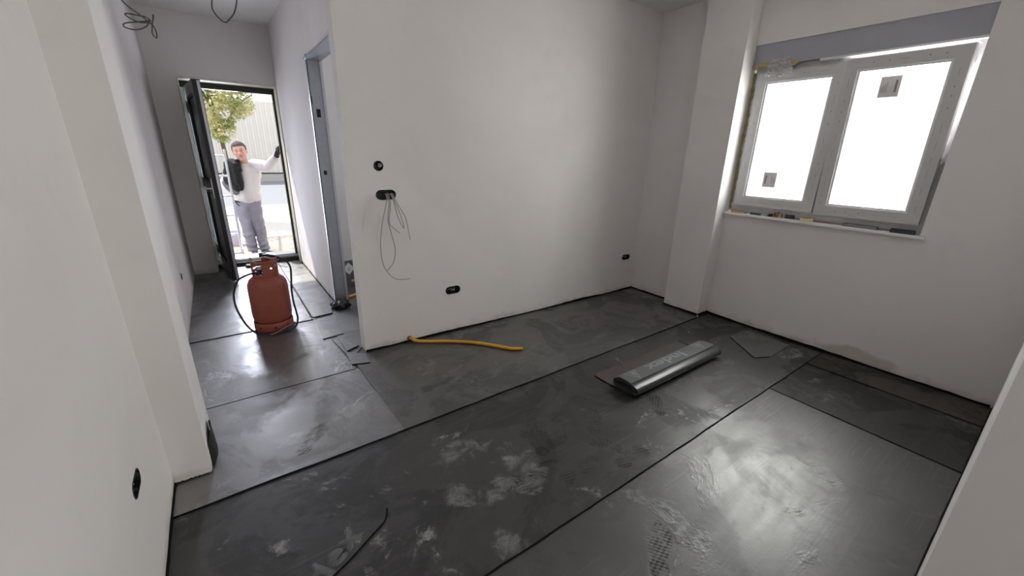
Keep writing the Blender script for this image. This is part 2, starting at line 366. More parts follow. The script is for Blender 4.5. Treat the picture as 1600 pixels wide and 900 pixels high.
# ------------------------------------------------------------------ room shell
XL, XR, YD, ZC = -0.372, 3.72, 5.87, 2.735
CY0, CY1 = 2.838, 2.785          # centre wall front face at its left and right end
def cwy(x): return CY0 + (CY1-CY0)*(x-0.714)/(XR-0.714)
bm = bmesh.new(); box(bm, -0.72, 4.02, -3.4, 6.03, -0.30, -0.006); struct(fin('floor', bm, M_slab))
bm = bmesh.new(); box(bm, -0.72, 4.02, -3.4, 6.32, ZC, ZC+0.25); struct(fin('ceiling', bm, M_ceil))
# left wall, with two sunk socket boxes
def stadium(cx, cz, w, h, n=10):
    r = h/2; e = w/2-r; out = []
    for k in range(n+1): a = -pi/2+pi*k/n; out.append((cx+e+r*cos(a), cz+r*sin(a)))
    for k in range(n+1): a = pi/2+pi*k/n; out.append((cx-e+r*cos(a), cz+r*sin(a)))
    return out
def cutter_x(cy, cz, w, h, x0, x1):
    bm = bmesh.new(); vs = prism(bm, stadium(cy, cz, w, h), x0, x1)
    for v in vs: v.co = Vector((v.co.z, v.co.x, v.co.y))
    return bm
def cutter_y(cx, cz, w, h, y0, y1):
    bm = bmesh.new(); vs = prism(bm, stadium(cx, cz, w, h), y0, y1)
    for v in vs: v.co = Vector((v.co.x, v.co.z, v.co.y))
    return bm
bm = bmesh.new(); box(bm, -0.72, XL, -3.4, YD, -0.006, ZC)
wl = struct(fin('wall_left', bm, M_wall)); cut(wl, [cutter_x(1.55, 0.40, 0.128, 0.062, XL-0.05, XL+0.05), cutter_x(4.40, 0.365, 0.09, 0.062, XL-0.05, XL+0.05)])
# pier, ragged at its foot
bm = bmesh.new(); box(bm, XL, -0.234, 2.03, 2.37, 0.012, ZC); struct(fin('pier_left', bm, M_wall, bevel=0.004))
# end wall around the entrance door
bm = bmesh.new(); box(bm, -0.72, 4.02, YD, 6.32, -0.3, ZC)
we = struct(fin('wall_end', bm, M_wall)); cut(we, [bbox(-0.145, 0.775, YD-0.1, 6.5, 0.0, 2.13)])
# corridor right wall with the metal framed doorway, centre wall
bm = bmesh.new(); prism(bm, [(0.714, 2.94), (0.775, 3.99), (0.775, YD), (0.875, YD), (0.875, 3.99), (0.82, 2.94)], 0.0, ZC)
wc = struct(fin('wall_corridor', bm, M_wall)); cut(wc, [bbox(0.5, 1.1, 2.9, 3.99, -0.1, 2.14)])
bm = bmesh.new(); prism(bm, [(0.714, CY0), (XR, CY1), (XR, CY1+0.11), (0.714, 2.95)], 0.008, ZC)
wb = struct(fin('wall_back', bm, M_wall))
cut(wb, [cutter_y(0.918, 1.347, 0.068, 0.068, 2.7, 2.88), cutter_y(0.955, 1.155, 0.142, 0.068, 2.7, 2.88),
         cutter_y(1.449, 0.371, 0.135, 0.066, 2.7, 2.88), cutter_y(3.567, 0.386, 0.13, 0.06, 2.7, 2.84)])
# right wall with the window opening and shutter housing
bm = bmesh.new(); box(bm, XR, 4.02, -3.4, YD, -0.006, ZC)
wr = struct(fin('wall_right', bm, M_wall)); cut(wr, [bbox(3.6, 4.2, 0.572, 1.876, 0.975, 2.31)])
bm = bmesh.new(); box(bm, 3.564, XR, 1.872, 2.245, 0.006, ZC); struct(fin('column_right', bm, M_wall, bevel=0.004))
# wall beside the photographer, room behind
bm = bmesh.new(); box(bm, 1.1, XR, -0.24, -0.012, -0.006, ZC); struct(fin('wall_near', bm, M_wall, bevel=0.003))
bm = bmesh.new(); box(bm, -0.72, 4.02, -3.6, -3.4, -0.3, ZC)
wrr = struct(fin('wall_rear', bm, M_wall)); cut(wrr, [bbox(0.75, 1.95, -3.7, -3.3, 0.9, 2.3)])
# bathroom walls
bm = bmesh.new(); box(bm, 0.875, 3.0, 4.55, 4.65, 0.0, ZC); struct(fin('wall_bathroom', bm, M_wall))
bm = bmesh.new(); box(bm, 2.9, 3.0, 2.93, 4.55, 0.0, ZC); struct(fin('wall_bathroom_side', bm, M_wall))
# thin tarred edges along the wall feet
def strip(name, pts, w, h, seed=1, mat=None, jag=0.35):
    random.seed(seed); bm = bmesh.new()
    P = [Vector((*p, 0)) for p in pts]
    for a, b in zip(P, P[1:]):
        L = (b-a).length; k = max(2, int(L/0.06)); d = (b-a)/k; nn = Vector((d.y, -d.x, 0)).normalized(); prev = None
        for i in range(k+1):
            q = a+d*i; hh = h*(1+jag*1.6*noise.noise(Vector((q.x*2.3, q.y*2.3, seed)))+0.12*random.uniform(-1, 1)); ww = w*(1+0.3*random.uniform(-1, 1))
            cur = [bm.verts.new(q+nn*0.0015), bm.verts.new(q+nn*0.0015+Vector((0, 0, hh))), bm.verts.new(q+nn*ww*0.6+Vector((0, 0, hh*0.8))), bm.verts.new(q+nn*ww)]
            if prev:
                for j in range(3): bm.faces.new((prev[j], prev[j+1], cur[j+1], cur[j]))
            prev = cur
    return fin(name, bm, mat or M_bead, smooth=False)
struct(strip('baseboard_back', [(0.716, CY0), (XR, CY1)], 0.006, 0.020, 3))
struct(strip('baseboard_right', [(XR, CY1), (XR, 2.245), (3.564, 2.245), (3.564, 1.872), (XR, 1.872), (XR, 0.0)], 0.008, 0.020, 4, M_bead))
struct(strip('baseboard_corridor', [(0.775, YD), (0.775, 4.0)], 0.006, 0.018, 5))
struct(strip('baseboard_left', [(XL, -1.0), (XL, 2.03)], 0.006, 0.02, 6))
struct(strip('baseboard_near', [(XR, -0.012), (1.1, -0.012)], 0.006, 0.02, 7))

# ------------------------------------------------------------------ bitumen sheets on the floor
def wobble(a, b, amp, seed):
    random.seed(seed); A = Vector(a); B = Vector(b); k = max(2, int((B-A).length/0.09)); nn = Vector((-(B-A).y, (B-A).x)).normalized()
    return [tuple(A.lerp(B, i/k)+nn*(amp*noise.noise(Vector((i*0.6, seed*3.3, 0))) if 0 < i < k else 0)) for i in range(k+1)]
def sheet(label, corners, top, mat, seam=None, amp=0.004, seed=1, name='bitumen_sheet', bead=0.0045):
    """corners counter-clockwise; edges listed in `seam` get a squeezed out bead of tar"""
    seam = seam or []; poly = []; k = len(corners); edges = {}
    for i in range(k):
        e = wobble(corners[i], corners[(i+1) % k], amp, seed*7+i); edges[i] = e; poly += e[:-1]
    bm = bmesh.new(); prism(bm, poly, -0.0055, top)
    o = fin(name, bm, mat); tag(o, label, 'roofing sheet')
    for i in seam:
        bm = bmesh.new(); e = edges[i]
        pts = [Vector((x, y, top+0.0005+0.0006*noise.noise(Vector((x*9, y*9, 1))))) for x, y in e]
        tube(bm, pts, [bead*(0.75+0.5*abs(noise.noise(Vector((p.x*14, p.y*14, seed))))) for p in pts], 6)
        fin('seam_bead', bm, M_bead, o, smooth=True)
    return o
sheet('black bitumen sheet nearest the entrance door, behind the gas cylinder', [(XL, 3.71), (0.505, 3.71), (0.505, 6.02), (XL+0.23, 6.02), (XL+0.23, YD), (XL, YD)], 0.004, M_memC, [0, 1], seed=1)
sheet('grey sheened bitumen sheet under the front of the gas cylinder', [(XL, 2.632), (0.585, 2.632), (0.52, 3.71), (XL, 3.71)], 0.002, M_memC, [0], seed=2)
sheet('bitumen sheet from the pier foot to the centre wall corner, with pale tread marks', [(XL, 1.815), (0.62, 1.82), (0.60, 2.632), (XL, 2.632)], 0.004, M_memC, [0], seed=3)
sheet('dark bitumen sheet along the centre wall, under the yellow conduit', [(0.62, 1.82), (XR, 1.85), (XR, CY1+0.1), (0.70, CY0), (0.60, 2.80)], 0.005, M_memD, [0], seed=4)
sheet('trodden bitumen sheet with boot prints, under the flattened roll', [(XL, 0.89), (XR, 0.89), (XR, 1.85), (0.62, 1.82), (XL, 1.815)], 0.002, M_memE, [0], seed=5)
sheet('brushed shiny bitumen sheet in the window light, nearest the camera', [(XL, -1.0), (2.73, -1.0), (2.785, 0.89), (XL, 0.89)], 0.0, M_memF, [1], seed=6)
sheet('matt black bitumen strip running along below the window', [(2.73, -1.0), (3.39, -1.0), (3.39, 0.89), (2.785, 0.89)], 0.001, M_memG, [], seed=7)
sheet('brown dusty edge strip of bitumen at the foot of the window wall', [(3.39, -1.0), (XR, -1.0), (XR, 0.89), (3.39, 0.89)], 0.004, M_memH, [3], seed=8, bead=0.002)
sheet('bitumen floor sheet in the room behind the doorway', [(0.60, 2.80), (0.714, 2.95), (2.9, 2.95), (2.9, 4.55), (0.875, 4.55), (0.875, 3.99), (0.775, 3.99), (0.53, 3.40)], 0.001, M_memC, [], seed=9)
sheet('narrow bitumen strip between corridor wall and long corridor sheet', [(0.505, 3.71), (0.775, 3.99), (0.775, 6.02), (0.505, 6.02)], 0.001, M_memC, [], seed=10)
# loose patches around the doorway
def patch(label, pts, z0, t, seed, mat=None, bead=(0,)):
    bm = bmesh.new(); poly = []; k = len(pts); E_ = {}
    for i in range(k):
        e = wobble(pts[i], pts[(i+1) % k], 0.006, seed*5+i); E_[i] = e; poly += e[:-1]
    prism(bm, poly, z0, z0+t); o = tag(fin('bitumen_patch', bm, mat or M_memC), label, 'bitumen patch')
    for i in bead:
        b = bmesh.new(); tube(b, [Vector((x, y, z0+t*0.6)) for x, y in E_[i]], 0.003, 6); fin('seam_bead', b, M_bead, o, smooth=True)
    return o
patch('wrinkled square bitumen patch left of the metal door jamb', [(0.495, 3.24), (0.655, 3.26), (0.70, 3.72), (0.515, 3.70)], 0.0042, 0.003, 1)
patch('long bitumen patch along the corridor wall foot before the jamb', [(0.515, 3.76), (0.69, 3.78), (0.765, 4.30), (0.765, 4.9), (0.515, 4.9)], 0.0042, 0.002, 2, bead=(0, 4))
patch('small bitumen patch in front of the open doorway', [(0.60, 2.92), (0.70, 2.97), (0.70, 3.24), (0.60, 3.23)], 0.0075, 0.003, 3)
patch('bitumen patch with tarred front edge at the centre wall corner', [(0.575, 2.70), (0.69, 2.66), (0.70, 2.82), (0.585, 2.91)], 0.0055, 0.003, 4)
patch('square bitumen patch on the floor between entrance and gas cylinder', [(-0.05, 5.55), (0.42, 5.55), (0.42, 5.98), (-0.05, 5.98)], 0.0042, 0.002, 5)
o = patch('cut bitumen offcut below the column with lifted left edge', [(3.136, 1.15), (3.25, 1.09), (3.62, 1.09), (3.62, 1.46), (3.357, 1.451)], 0.0026, 0.004, 6, M_memD, (0, 4))

# printed offcut in the foreground
def text_mesh(txt, size, offset=0.0028):
    cu = bpy.data.curves.new('t', 'FONT'); cu.body = txt; cu.size = size; cu.offset = offset; cu.resolution_u = 4
    o = bpy.data.objects.new('t', cu); COL.objects.link(o); bpy.context.view_layer.update()
    me = bpy.data.meshes.new_from_object(o.evaluated_get(bpy.context.evaluated_depsgraph_get())); bpy.data.objects.remove(o)
    bm = bmesh.new(); bm.from_mesh(me); bpy.data.meshes.remove(me); return bm
patch_o = patch('curved bitumen offcut printed with grey lettering, bottom left of the floor', [(0.365, 1.375), (0.335, 1.315), (0.21, 1.245), (0.114, 1.198), (-0.14, 1.02), (-0.24, 1.16), (0.0, 1.335), (0.21, 1.46), (0.32, 1.455)], 0.0026, 0.003, 9, M_memE, (0, 1, 2, 3))
def place_text(bm, loc, ang, sx=1.0, lift=0.0012):
    bmesh.ops.transform(bm, matrix=Matrix.Translation(loc) @ Matrix.Rotation(ang, 4, 'Z') @ Matrix.Diagonal((sx, 1, 1, 1)), verts=bm.verts)
    r = bmesh.ops.extrude_face_region(bm, geom=bm.faces[:])
    for g in r['geom']:
        if isinstance(g, bmesh.types.BMVert): g.co.z += 0.0006
    return bm
ang = math.atan2(1.343-1.235, 0.226-0.084)
bm = text_mesh('Index', 0.125, 0.005); place_text(bm, (-0.035, 1.098, 0.0056), ang, 1.25); fin('lettering', bm, M_printd, patch_o)

# flattened part-used roll with its loose flap
def roll():
    root = empty('bitumen_roll', (2.42, 1.40, 0.0), 'flattened part-used roll of bitumen membrane with grey lettering and a loose brown flap', 'roll of membrane')
    x0, x1 = 1.925, 2.915; cy, cz = 1.395, 0.046
    def se(t, a, b, e=0.72):
        c, s_ = cos(t), sin(t)
        return (a*math.copysign(abs(c)**e, c), b*math.copysign(abs(s_)**e, s_))
    path = [(1.645, 0.006), (1.60, 0.005), (1.55, 0.006), (1.50, 0.0065), (1.44, 0.0065)]
    turns = 3.4; K = int(turns*44); prof_top = []
    for i in range(K+1):
        t = -pi/2 - 2*pi*turns*i/K            # clockwise seen from +x: under, front, over, back
        q = i/K*turns; a = 0.098-0.0085*q; b = 0.0385-0.0085*q
        u, w = se(t, a, b); path.append((cy+u, cz+w))
    th = 0.0034
    bm = bmesh.new(); V = []
    nX = 12
    for j in range(nX+1):
        x = x0+(x1-x0)*j/nX; row = []
        for k_, (y, z) in enumerate(path):
            p0 = path[max(k_-1, 0)]; p1 = path[min(k_+1, len(path)-1)]; d = Vector((p1[0]-p0[0], p1[1]-p0[1])).normalized(); nn = Vector((-d.y, d.x))
            wv = 0.0012*noise.noise(Vector((x*3, y*5, z*9)))
            shift = 0.006*sin(k_*0.13)*(1 if j in (0, nX) else 0)
            row.append((bm.verts.new((x+shift, y+nn.x*th/2, z+nn.y*th/2+wv)), bm.verts.new((x+shift, y-nn.x*th/2, z-nn.y*th/2+wv))))
        V.append(row)
    for j in range(nX):
        for k_ in range(len(path)-1):
            for s_ in (0, 1): bm.faces.new((V[j][k_][s_], V[j+1][k_][s_], V[j+1][k_+1][s_], V[j][k_+1][s_]))
        for k_ in (0, len(path)-1): bm.faces.new((V[j][k_][0], V[j+1][k_][0], V[j+1][k_][1], V[j][k_][1]))
    for j in (0, nX):
        for k_ in range(len(path)-1): bm.faces.new((V[j][k_][0], V[j][k_+1][0], V[j][k_+1][1], V[j][k_][1]))
    body = fin('rolled_sheet', bm, M_film, root, smooth=True)
    # upper skin of the loose flap
    bm = bmesh.new(); box(bm, x0-0.012, x1-0.03, 1.47, 1.648, 0.0080, 0.0092); fp = fin('flap', bm, M_under, root); fp['label'] = 'brown loose flap'
    def top_z(y):
        u = max(-0.999, min(0.999, (y-cy)/0.098)); s_ = (1-abs(u)**(2/0.72))**(0.72/2)
        return cz+0.0385*s_+th/2
    def drape(bm, lift):
        for q in range(1, 13):
            bmesh.ops.bisect_plane(bm, geom=bm.verts[:]+bm.edges[:]+bm.faces[:], plane_co=(0, 1.30+q*0.016, 0), plane_no=(0, 1, 0))
        for q in range(1, 24):
            bmesh.ops.bisect_plane(bm, geom=bm.verts[:]+bm.edges[:]+bm.faces[:], plane_co=(1.92+q*0.041, 0, 0), plane_no=(1, 0, 0))
        for v in bm.verts: v.co.z = top_z(v.co.y)+0.0010*1.0+0.0012*noise.noise(Vector((v.co.x*3, v.co.y*5, 0.08*9)))+lift
        return bm
    bm = bmesh.new(); vs = [bm.verts.new(p) for p in ((x0+0.004, 1.355, 0), (x1-0.004, 1.355, 0), (x1-0.004, 1.475, 0), (x0+0.004, 1.475, 0))]; bm.faces.new(vs)
    b = fin('speckled_band', drape(bm, 0.0004), M_filmband, root, smooth=True)
    bm = text_mesh('Index', 0.115); bmesh.ops.transform(bm, matrix=Matrix.Translation((2.60, 1.455, 0)) @ Matrix.Rotation(pi, 4, 'Z') @ Matrix.Diagonal((1.62, 1.0, 1, 1)), verts=bm.verts)
    fin('lettering', drape(bm, 0.0012), M_print, root)
    for cx in (2.035, 2.80):
        bm = bmesh.new()
        def ring(o_, i_):
            a = [bm.verts.new((cx+x, 1.412+y, 0)) for x, y in o_]; b_ = [bm.verts.new((cx+x, 1.412+y, 0)) for x, y in i_]
            for k_ in range(3): bm.faces.new((a[k_], a[(k_+1) % 3], b_[(k_+1) % 3], b_[k_]))
        ring([(-0.062, 0.052), (0.062, 0.052), (0.0, -0.05)], [(-0.048, 0.044), (0.048, 0.044), (0.0, -0.035)])
        bm.faces.new([bm.verts.new((cx+x, 1.412+y, 0)) for x, y in ((-0.02, 0.036), (0.034, 0.036), (0.002, -0.018))])
        fin('triangle_logo', drape(bm, 0.0012), M_print, root)
    adopt(root)
roll()

# ------------------------------------------------------------------ small rubble
def chunk(label, loc, r, seed, mat, name='plaster_chip', flat=0.5, n=10, cat_='rubble'):
    random.seed(seed); bm = bmesh.new()
    for _ in range(n):
        bmesh.ops.create_icosphere(bm, subdivisions=1, radius=r*random.uniform(0.25, 0.6), matrix=Matrix.Translation((random.uniform(-r, r)*0.7, random.uniform(-r, r)*0.7, r*flat*random.uniform(0.15, 0.6))) @ Matrix.Rotation(random.random()*6, 4, 'Z'))
    for v in bm.verts:
        v.co += Vector((noise.noise(v.co*30+Vector((seed, 0, 0))), noise.noise(v.co*30+Vector((0, seed, 0))), 0))*r*0.5; v.co.z = max(0.0, v.co.z)
    o = fin(name, bm, mat); o.location = loc
    mo = o.modifiers.new('r', 'REMESH'); mo.mode = 'VOXEL'; mo.voxel_size = max(0.0012, r*0.09); bpy.context.view_layer.update(); evaluate(o)
    return tag(o, label, cat_)
chunk('tiny white plaster chip on the black floor behind the roll', (3.14, 1.70, 0.004), 0.010, 4, M_deb, n=4)
chunk('tiny white plaster chip at the foot of the column corner', (3.55, 1.86, 0.005), 0.012, 5, M_deb, n=4)
chunk('crumpled black torn bitumen heap at the foot of the metal door jamb', (0.79, 3.90, 0.004), 0.085, 8, M_tar, 'bitumen_scrap', 0.75, 22, 'bitumen scrap')
chunk('lump of dark torn bitumen at the threshold by the entrance door', (0.20, 5.93, 0.006), 0.06, 11, M_tar, 'bitumen_scrap', 0.6, 14, 'bitumen scrap')
# curled scrap standing at the pier foot
bm = bmesh.new(); R0 = 0.10
for layer in (0, 1):
    pass
prev = None
for k in range(15):
    t = -0.9+1.8*k/14; y = 2.19+0.115*sin(t)*1.15; x = -0.234+0.045*cos(t)-0.02; h = 0.135*cos(t*0.95)+0.03+0.008*noise.noise(Vector((k*0.9, 0, 0)))
    cur = [bm.verts.new((x, y, 0.003)), bm.verts.new((x-0.012*0.4, y, h)), bm.verts.new((x-0.006, y, h-0.002)), bm.verts.new((x-0.006, y, 0.003))]
    if prev:
        for j in range(4): bm.faces.new((prev[j], prev[(j+1) % 4], cur[(j+1) % 4], cur[j]))
    else: bm.faces.new(cur[::-1])
    prev = cur
bm.faces.new(prev)
for v in bm.verts: v.co.x = max(v.co.x, -0.2325)
tag(fin('bitumen_scrap', bm, M_tar, smooth=True), 'curled black bitumen offcut standing against the left pier foot', 'bitumen scrap')
# broken plaster at the pier foot
bm = bmesh.new(); random.seed(3)
prev = None
for k in range(41):
    x = -0.369+0.134*k/40; lo = 0.010+0.016*abs(noise.noise(Vector((k*0.21, 0, 0)))); hi = lo+0.012+0.006*noise.noise(Vector((k*0.3, 5, 0)))
    cur = [bm.verts.new((x, 2.0295, lo)), bm.verts.new((x, 2.0265, lo)), bm.verts.new((x, 2.0265, hi)), bm.verts.new((x, 2.0295, hi))]
    if prev:
        for j in range(4): bm.faces.new((prev[j], prev[(j+1) % 4], cur[(j+1) % 4], cur[j]))
    prev = cur
struct(fin('trim_1', bm, M_cream))

# ------------------------------------------------------------------ socket boxes
def sbox(name, label, c, axis, w, h, depth=0.042, n_ring=True, loose=True, plug=False):
    """c: centre on the wall face; axis 'y' wall faces -y, 'x' wall faces +x"""
    root = empty(name, (0, 0, 0), label, 'junction box')
    def shell(w, h, z0, z1, inner=None):
        bm = bmesh.new()
        if inner is None: prism(bm, stadium(0, 0, w, h), z0, z1)
        else:
            o_ = stadium(0, 0, w, h); i_ = stadium(0, 0, *inner); k = len(o_)
            A = [[bm.verts.new((x, y, z)) for x, y in P] for P, z in ((o_, z0), (o_, z1), (i_, z1), (i_, z0))]
            for a in range(4):
                for j in range(k): bm.faces.new((A[a][j], A[a][(j+1) % k], A[(a+1) % 4][(j+1) % k], A[(a+1) % 4][j]))
        return bm
    def orient(bm):
        for v in bm.verts:
            x, y, z = v.co
            v.co = Vector((x, -z, y)) if axis == 'y' else Vector((z, x, y))
        return bm
    fin('cup', orient(shell(w-0.003, h-0.003, -depth, 0.0015, (w-0.009, h-0.009))), M_box, root)
    fin('back_plate', orient(shell(w-0.010, h-0.010, -depth, -depth+0.003)), M_box, root)
    for s_ in (-1, 1):
        bm = bmesh.new(); box(bm, s_*(w/2-0.012)-0.004, s_*(w/2-0.012)+0.004, -0.006, 0.006, -0.012, -0.002); fin('screw_lug', orient(bm), M_green, root)
    if w > 0.1:
        for s_ in (-1, 1):
            bm = bmesh.new(); box(bm, -0.004, 0.004, s_*(h/2-0.010)-0.004, s_*(h/2-0.010)+0.004, -0.016, -0.002); fin('screw_lug', orient(bm), M_green, root)
    if loose:
        for q in range(2):
            bm = bmesh.new(); a = w*0.3
            pts = cat([(-a*(1-q*0.4), -0.008+q*0.01, -depth+0.004), (-a*0.3, 0.012-q*0.015, -0.014), (a*0.4, -0.010+q*0.012, -0.012), (a*0.8, 0.006, -depth+0.006)], 6)
            tube(bm, pts, 0.0026, 6); fin('wire', orient(bm), M_wire, root, smooth=True)
    if plug:
        bm = bmesh.new(); lathe(bm, [(0.0, -0.02), (0.012, -0.02), (0.014, -0.004), (0.012, 0.004), (0.006, 0.004), (0.005, -0.008), (0.0, -0.008)], 20, Matrix.Translation((0.010, 0.004, 0)))
        fin('cable_gland', orient(bm), M_wire, root, smooth=True)
    root.location = c; return root
sbox('junction_box', 'small round black wall box above the box with loose cables', (0.918, cwy(0.918), 1.347), 'y', 0.068, 0.068, loose=False, plug=True)
sbox('junction_box', 'double black wall box on the centre wall from which grey cables hang', (0.955, cwy(0.955), 1.155), 'y', 0.142, 0.068, loose=False)
sbox('junction_box', 'double black wall box low on the centre wall above the yellow conduit', (1.449, cwy(1.449), 0.371), 'y', 0.135, 0.066)
sbox('junction_box', 'double black wall box low near the far right corner of the centre wall', (3.567, cwy(3.567), 0.386), 'y', 0.13, 0.06, 0.03)
sbox('junction_box', 'black wall box with wires low on the left wall, nearest the camera', (XL, 1.55, 0.40), 'x', 0.128, 0.062)
sbox('junction_box', 'small black wall box low on the left corridor wall before the entrance', (XL, 4.40, 0.365), 'x', 0.09, 0.062)

# cables hanging from the box
root = empty('cable_bundle', (0.955, 2.80, 1.15), 'bundle of thin grey cables hanging out of the centre wall box', 'cables')
y0, yf = 2.862, 2.775
W5 = [[(0.955, y0, 1.16), (0.945, 2.81, 1.158), (0.935, 2.77, 1.12), (0.889, 2.765, 0.965), (0.868, 2.77, 0.81), (0.883, 2.785, 0.669), (0.933, 2.79, 0.58), (0.975, 2.775, 0.552), (1.047, 2.755, 0.549), (1.06, 2.75, 0.554)],
      [(0.965, y0, 1.165), (0.955, 2.81, 1.16), (0.947, 2.765, 1.10), (0.934, 2.77, 0.99), (0.955, 2.775, 0.88), (0.974, 2.78, 0.775), (0.955, 2.785, 0.68), (0.905, 2.79, 0.622)],
      [(0.975, y0, 1.165), (0.965, 2.81, 1.158), (0.955, 2.76, 1.09), (0.940, 2.765, 0.98), (0.965, 2.765, 0.935), (1.012, 2.77, 0.893)],
      [(0.985, y0, 1.16), (0.975, 2.80, 1.158), (0.975, 2.75, 1.12), (0.995, 2.755, 1.03), (1.02, 2.76, 0.96), (1.045, 2.765, 0.925)],
      [(0.995, y0, 1.16), (0.985, 2.80, 1.157), (0.985, 2.75, 1.11), (1.015, 2.755, 1.035), (1.030, 2.76, 0.985), (1.042, 2.765, 0.952), (1.037, 2.768, 0.925)],
      [(1.0, y0, 1.162), (0.99, 2.80, 1.16), (1.0, 2.745, 1.10), (1.045, 2.75, 1.02), (1.064, 2.76, 0.965), (1.085, 2.77, 0.838)]]
for pts in W5:
    bm = bmesh.new(); tube(bm, cat(pts, 8), 0.0031, 7); fin('cable', bm, M_wire, root, smooth=True)
adopt(root)

# hanging cables from the ceiling
root = empty('ceiling_cable', (-0.36, 4.2, ZC), 'coiled dark cable hanging from the ceiling over the left corridor wall', 'cable')
bm = bmesh.new(); tube(bm, cat([(-0.42+0.06, 4.15, ZC+0.02), (-0.335, 4.18, 2.52), (-0.309, 4.2, 2.382), (-0.218, 4.2, 2.300), (-0.195, 4.2, 2.268), (-0.215, 4.2, 2.238), (-0.27, 4.19, 2.21), (-0.325, 4.18, 2.215), (-0.322, 4.19, 2.24), (-0.25, 4.22, 2.268), (-0.19, 4.21, 2.282), (-0.20, 4.2, 2.30), (-0.30, 4.2, 2.305), (-0.30, 4.21, 2.288), (-0.24, 4.2, 2.262), (-0.18, 4.19, 2.275), (-0.20, 4.18, 2.297), (-0.23, 4.18, 2.30)], 8), 0.0045, 7); fin('cable', bm, M_wired, root, smooth=True)
bm = bmesh.new(); tube(bm, cat([(-0.20, 4.2, 2.272), (-0.178, 4.2, 2.263), (-0.160, 4.2, 2.30), (-0.156, 4.2, 2.325), (-0.165, 4.2, 2.29), (-0.178, 4.2, 2.24), (-0.184, 4.2, 2.20), (-0.166, 4.2, 2.178), (-0.160, 4.2, 2.215), (-0.170, 4.2, 2.258)], 8), 0.0042, 7); fin('tie', bm, M_wired, root, smooth=True)
adopt(root)
bm = bmesh.new(); tube(bm, cat([(0.25, 4.15, ZC+0.02), (0.235, 4.2, 2.58), (0.212, 4.2, 2.487), (0.205, 4.2, 2.426), (0.232, 4.2, 2.375), (0.268, 4.2, 2.350), (0.292, 4.2, 2.365), (0.341, 4.2, 2.426), (0.372, 4.2, 2.518), (0.375, 4.2, 2.60), (0.36, 4.18, ZC+0.02)], 8), 0.0055, 8)
tag(fin('ceiling_cable', bm, M_wired, smooth=True), 'single dark cable loop hanging from the corridor ceiling above the doorway', 'cable')

# yellow conduits
def conduit(label, pts, r=0.0125, hole_end=True):
    root = empty('conduit', pts[0], label, 'conduit'); P = cat(pts, 8)
    bm = bmesh.new(); tube(bm, P, r, 12); fin('pipe', bm, M_yhose, root, smooth=True)
    if hole_end:
        e = P[-1]; d = (P[-1]-P[-2]).normalized(); bm = bmesh.new(); tube(bm, [e-d*0.002, e+d*0.0015], r*0.94, 12); fin('rim', bm, M_yin, root)
        bm = bmesh.new(); tube(bm, [e-d*0.001, e+d*0.0022], r*0.45, 10); fin('bore', bm, M_gasket, root)
    adopt(root); return root
conduit('yellow plastic conduit lying on the floor out from the centre wall foot', [(1.060, 2.835, 0.034), (1.068, 2.81, 0.036), (1.085, 2.785, 0.026), (1.15, 2.742, 0.018), (1.302, 2.645, 0.018), (1.455, 2.52, 0.018), (1.575, 2.372, 0.018), (1.65, 2.27, 0.018), (1.725, 2.222, 0.018)])
bm = bmesh.new(); tube(bm, [(1.056, cwy(1.056)-0.0008, 0.034), (1.056, cwy(1.056)-0.003, 0.034)], 0.021, 14); struct(fin('trim_2', bm, simple('chipped_hole', (0.16, 0.11, 0.08), 0.9)))

# ------------------------------------------------------------------ doorway to the side room: galvanised frame
root = empty('door_2', (0.78, 3.99, 0)); struct(root)
def chan(x0, x1, y0, y1, z0, z1): bm = bmesh.new(); box(bm, x0, x1, y0, y1, z0, z1); return bm
fin('jamb_channel', chan(0.768, 0.862, 3.978, 3.989, 0.03, 2.135), M_steel, root)
fin('jamb_lip', chan(0.862, 0.882, 3.955, 3.989, 0.03, 2.135), M_alu, root)
fin('jamb_flange', chan(0.764, 0.7735, 3.978, 4.01, 0.03, 2.17), M_steel, root)
fin('header_channel', chan(0.745, 0.875, 3.0, 3.978, 2.128, 2.139), M_steel, root)
bm = bmesh.new(); box(bm, 0.800, 0.832, 3.974, 3.9775, 1.70, 1.765); fin('slot', bm, M_gasket, root)
bm = bmesh.new(); box(bm, 0.800, 0.825, 3.974, 3.9775, 1.23, 1.265); fin('slot', bm, M_gasket, root)
bm = bmesh.new(); box(bm, 0.770, 0.777, 3.974, 3.9775, 1.80, 1.86); fin('slot', bm, M_gasket, root)
for o in root.children: pass
adopt(root)
# tarred upstand with paper diamond, conduits in the side room
bm = bmesh.new(); box(bm, 0.885, 2.89, 4.540, 4.549, 0.001, 0.285); tag(fin('bitumen_upstand', bm, M_memC), 'black bitumen upstand on the foot of the side room wall', 'bitumen upstand')
bm = bmesh.new(); r_ = 0.068
prism(bm, [(r_*0.92*cos(a), r_*sin(a)) for a in (0, pi/2, pi, 3*pi/2)], 0, 0.003)
for v in bm.verts: v.co = Vector((v.co.x, -v.co.z, v.co.y))
bmesh.ops.translate(bm, verts=bm.verts, vec=(1.050, 4.5395, 0.195))
dm = tag(fin('diamond_sign', bm, M_sill), 'small white diamond sticker on the black upstand in the side room', 'sticker')
bm = bmesh.new()
for q in range(4): box(bm, 1.035+0.004*q, 1.062-0.004*(q % 2), 4.5345, 4.5366, 0.175+q*0.012, 0.179+q*0.012)
fin('print', bm, M_mark, dm)
conduit('short yellow conduit stub pointing out of the side room wall, upper of two', [(1.30, 4.50, 0.02), (1.20, 4.50, 0.06), (1.12, 4.46, 0.075), (1.045, 4.43, 0.085)], 0.0125)
conduit('yellow conduit curving across the side room floor, lower of two', [(1.45, 4.50, 0.014), (1.25, 4.38, 0.014), (1.10, 4.24, 0.014), (1.0, 4.16, 0.014), (0.93, 4.13, 0.014)], 0.014)

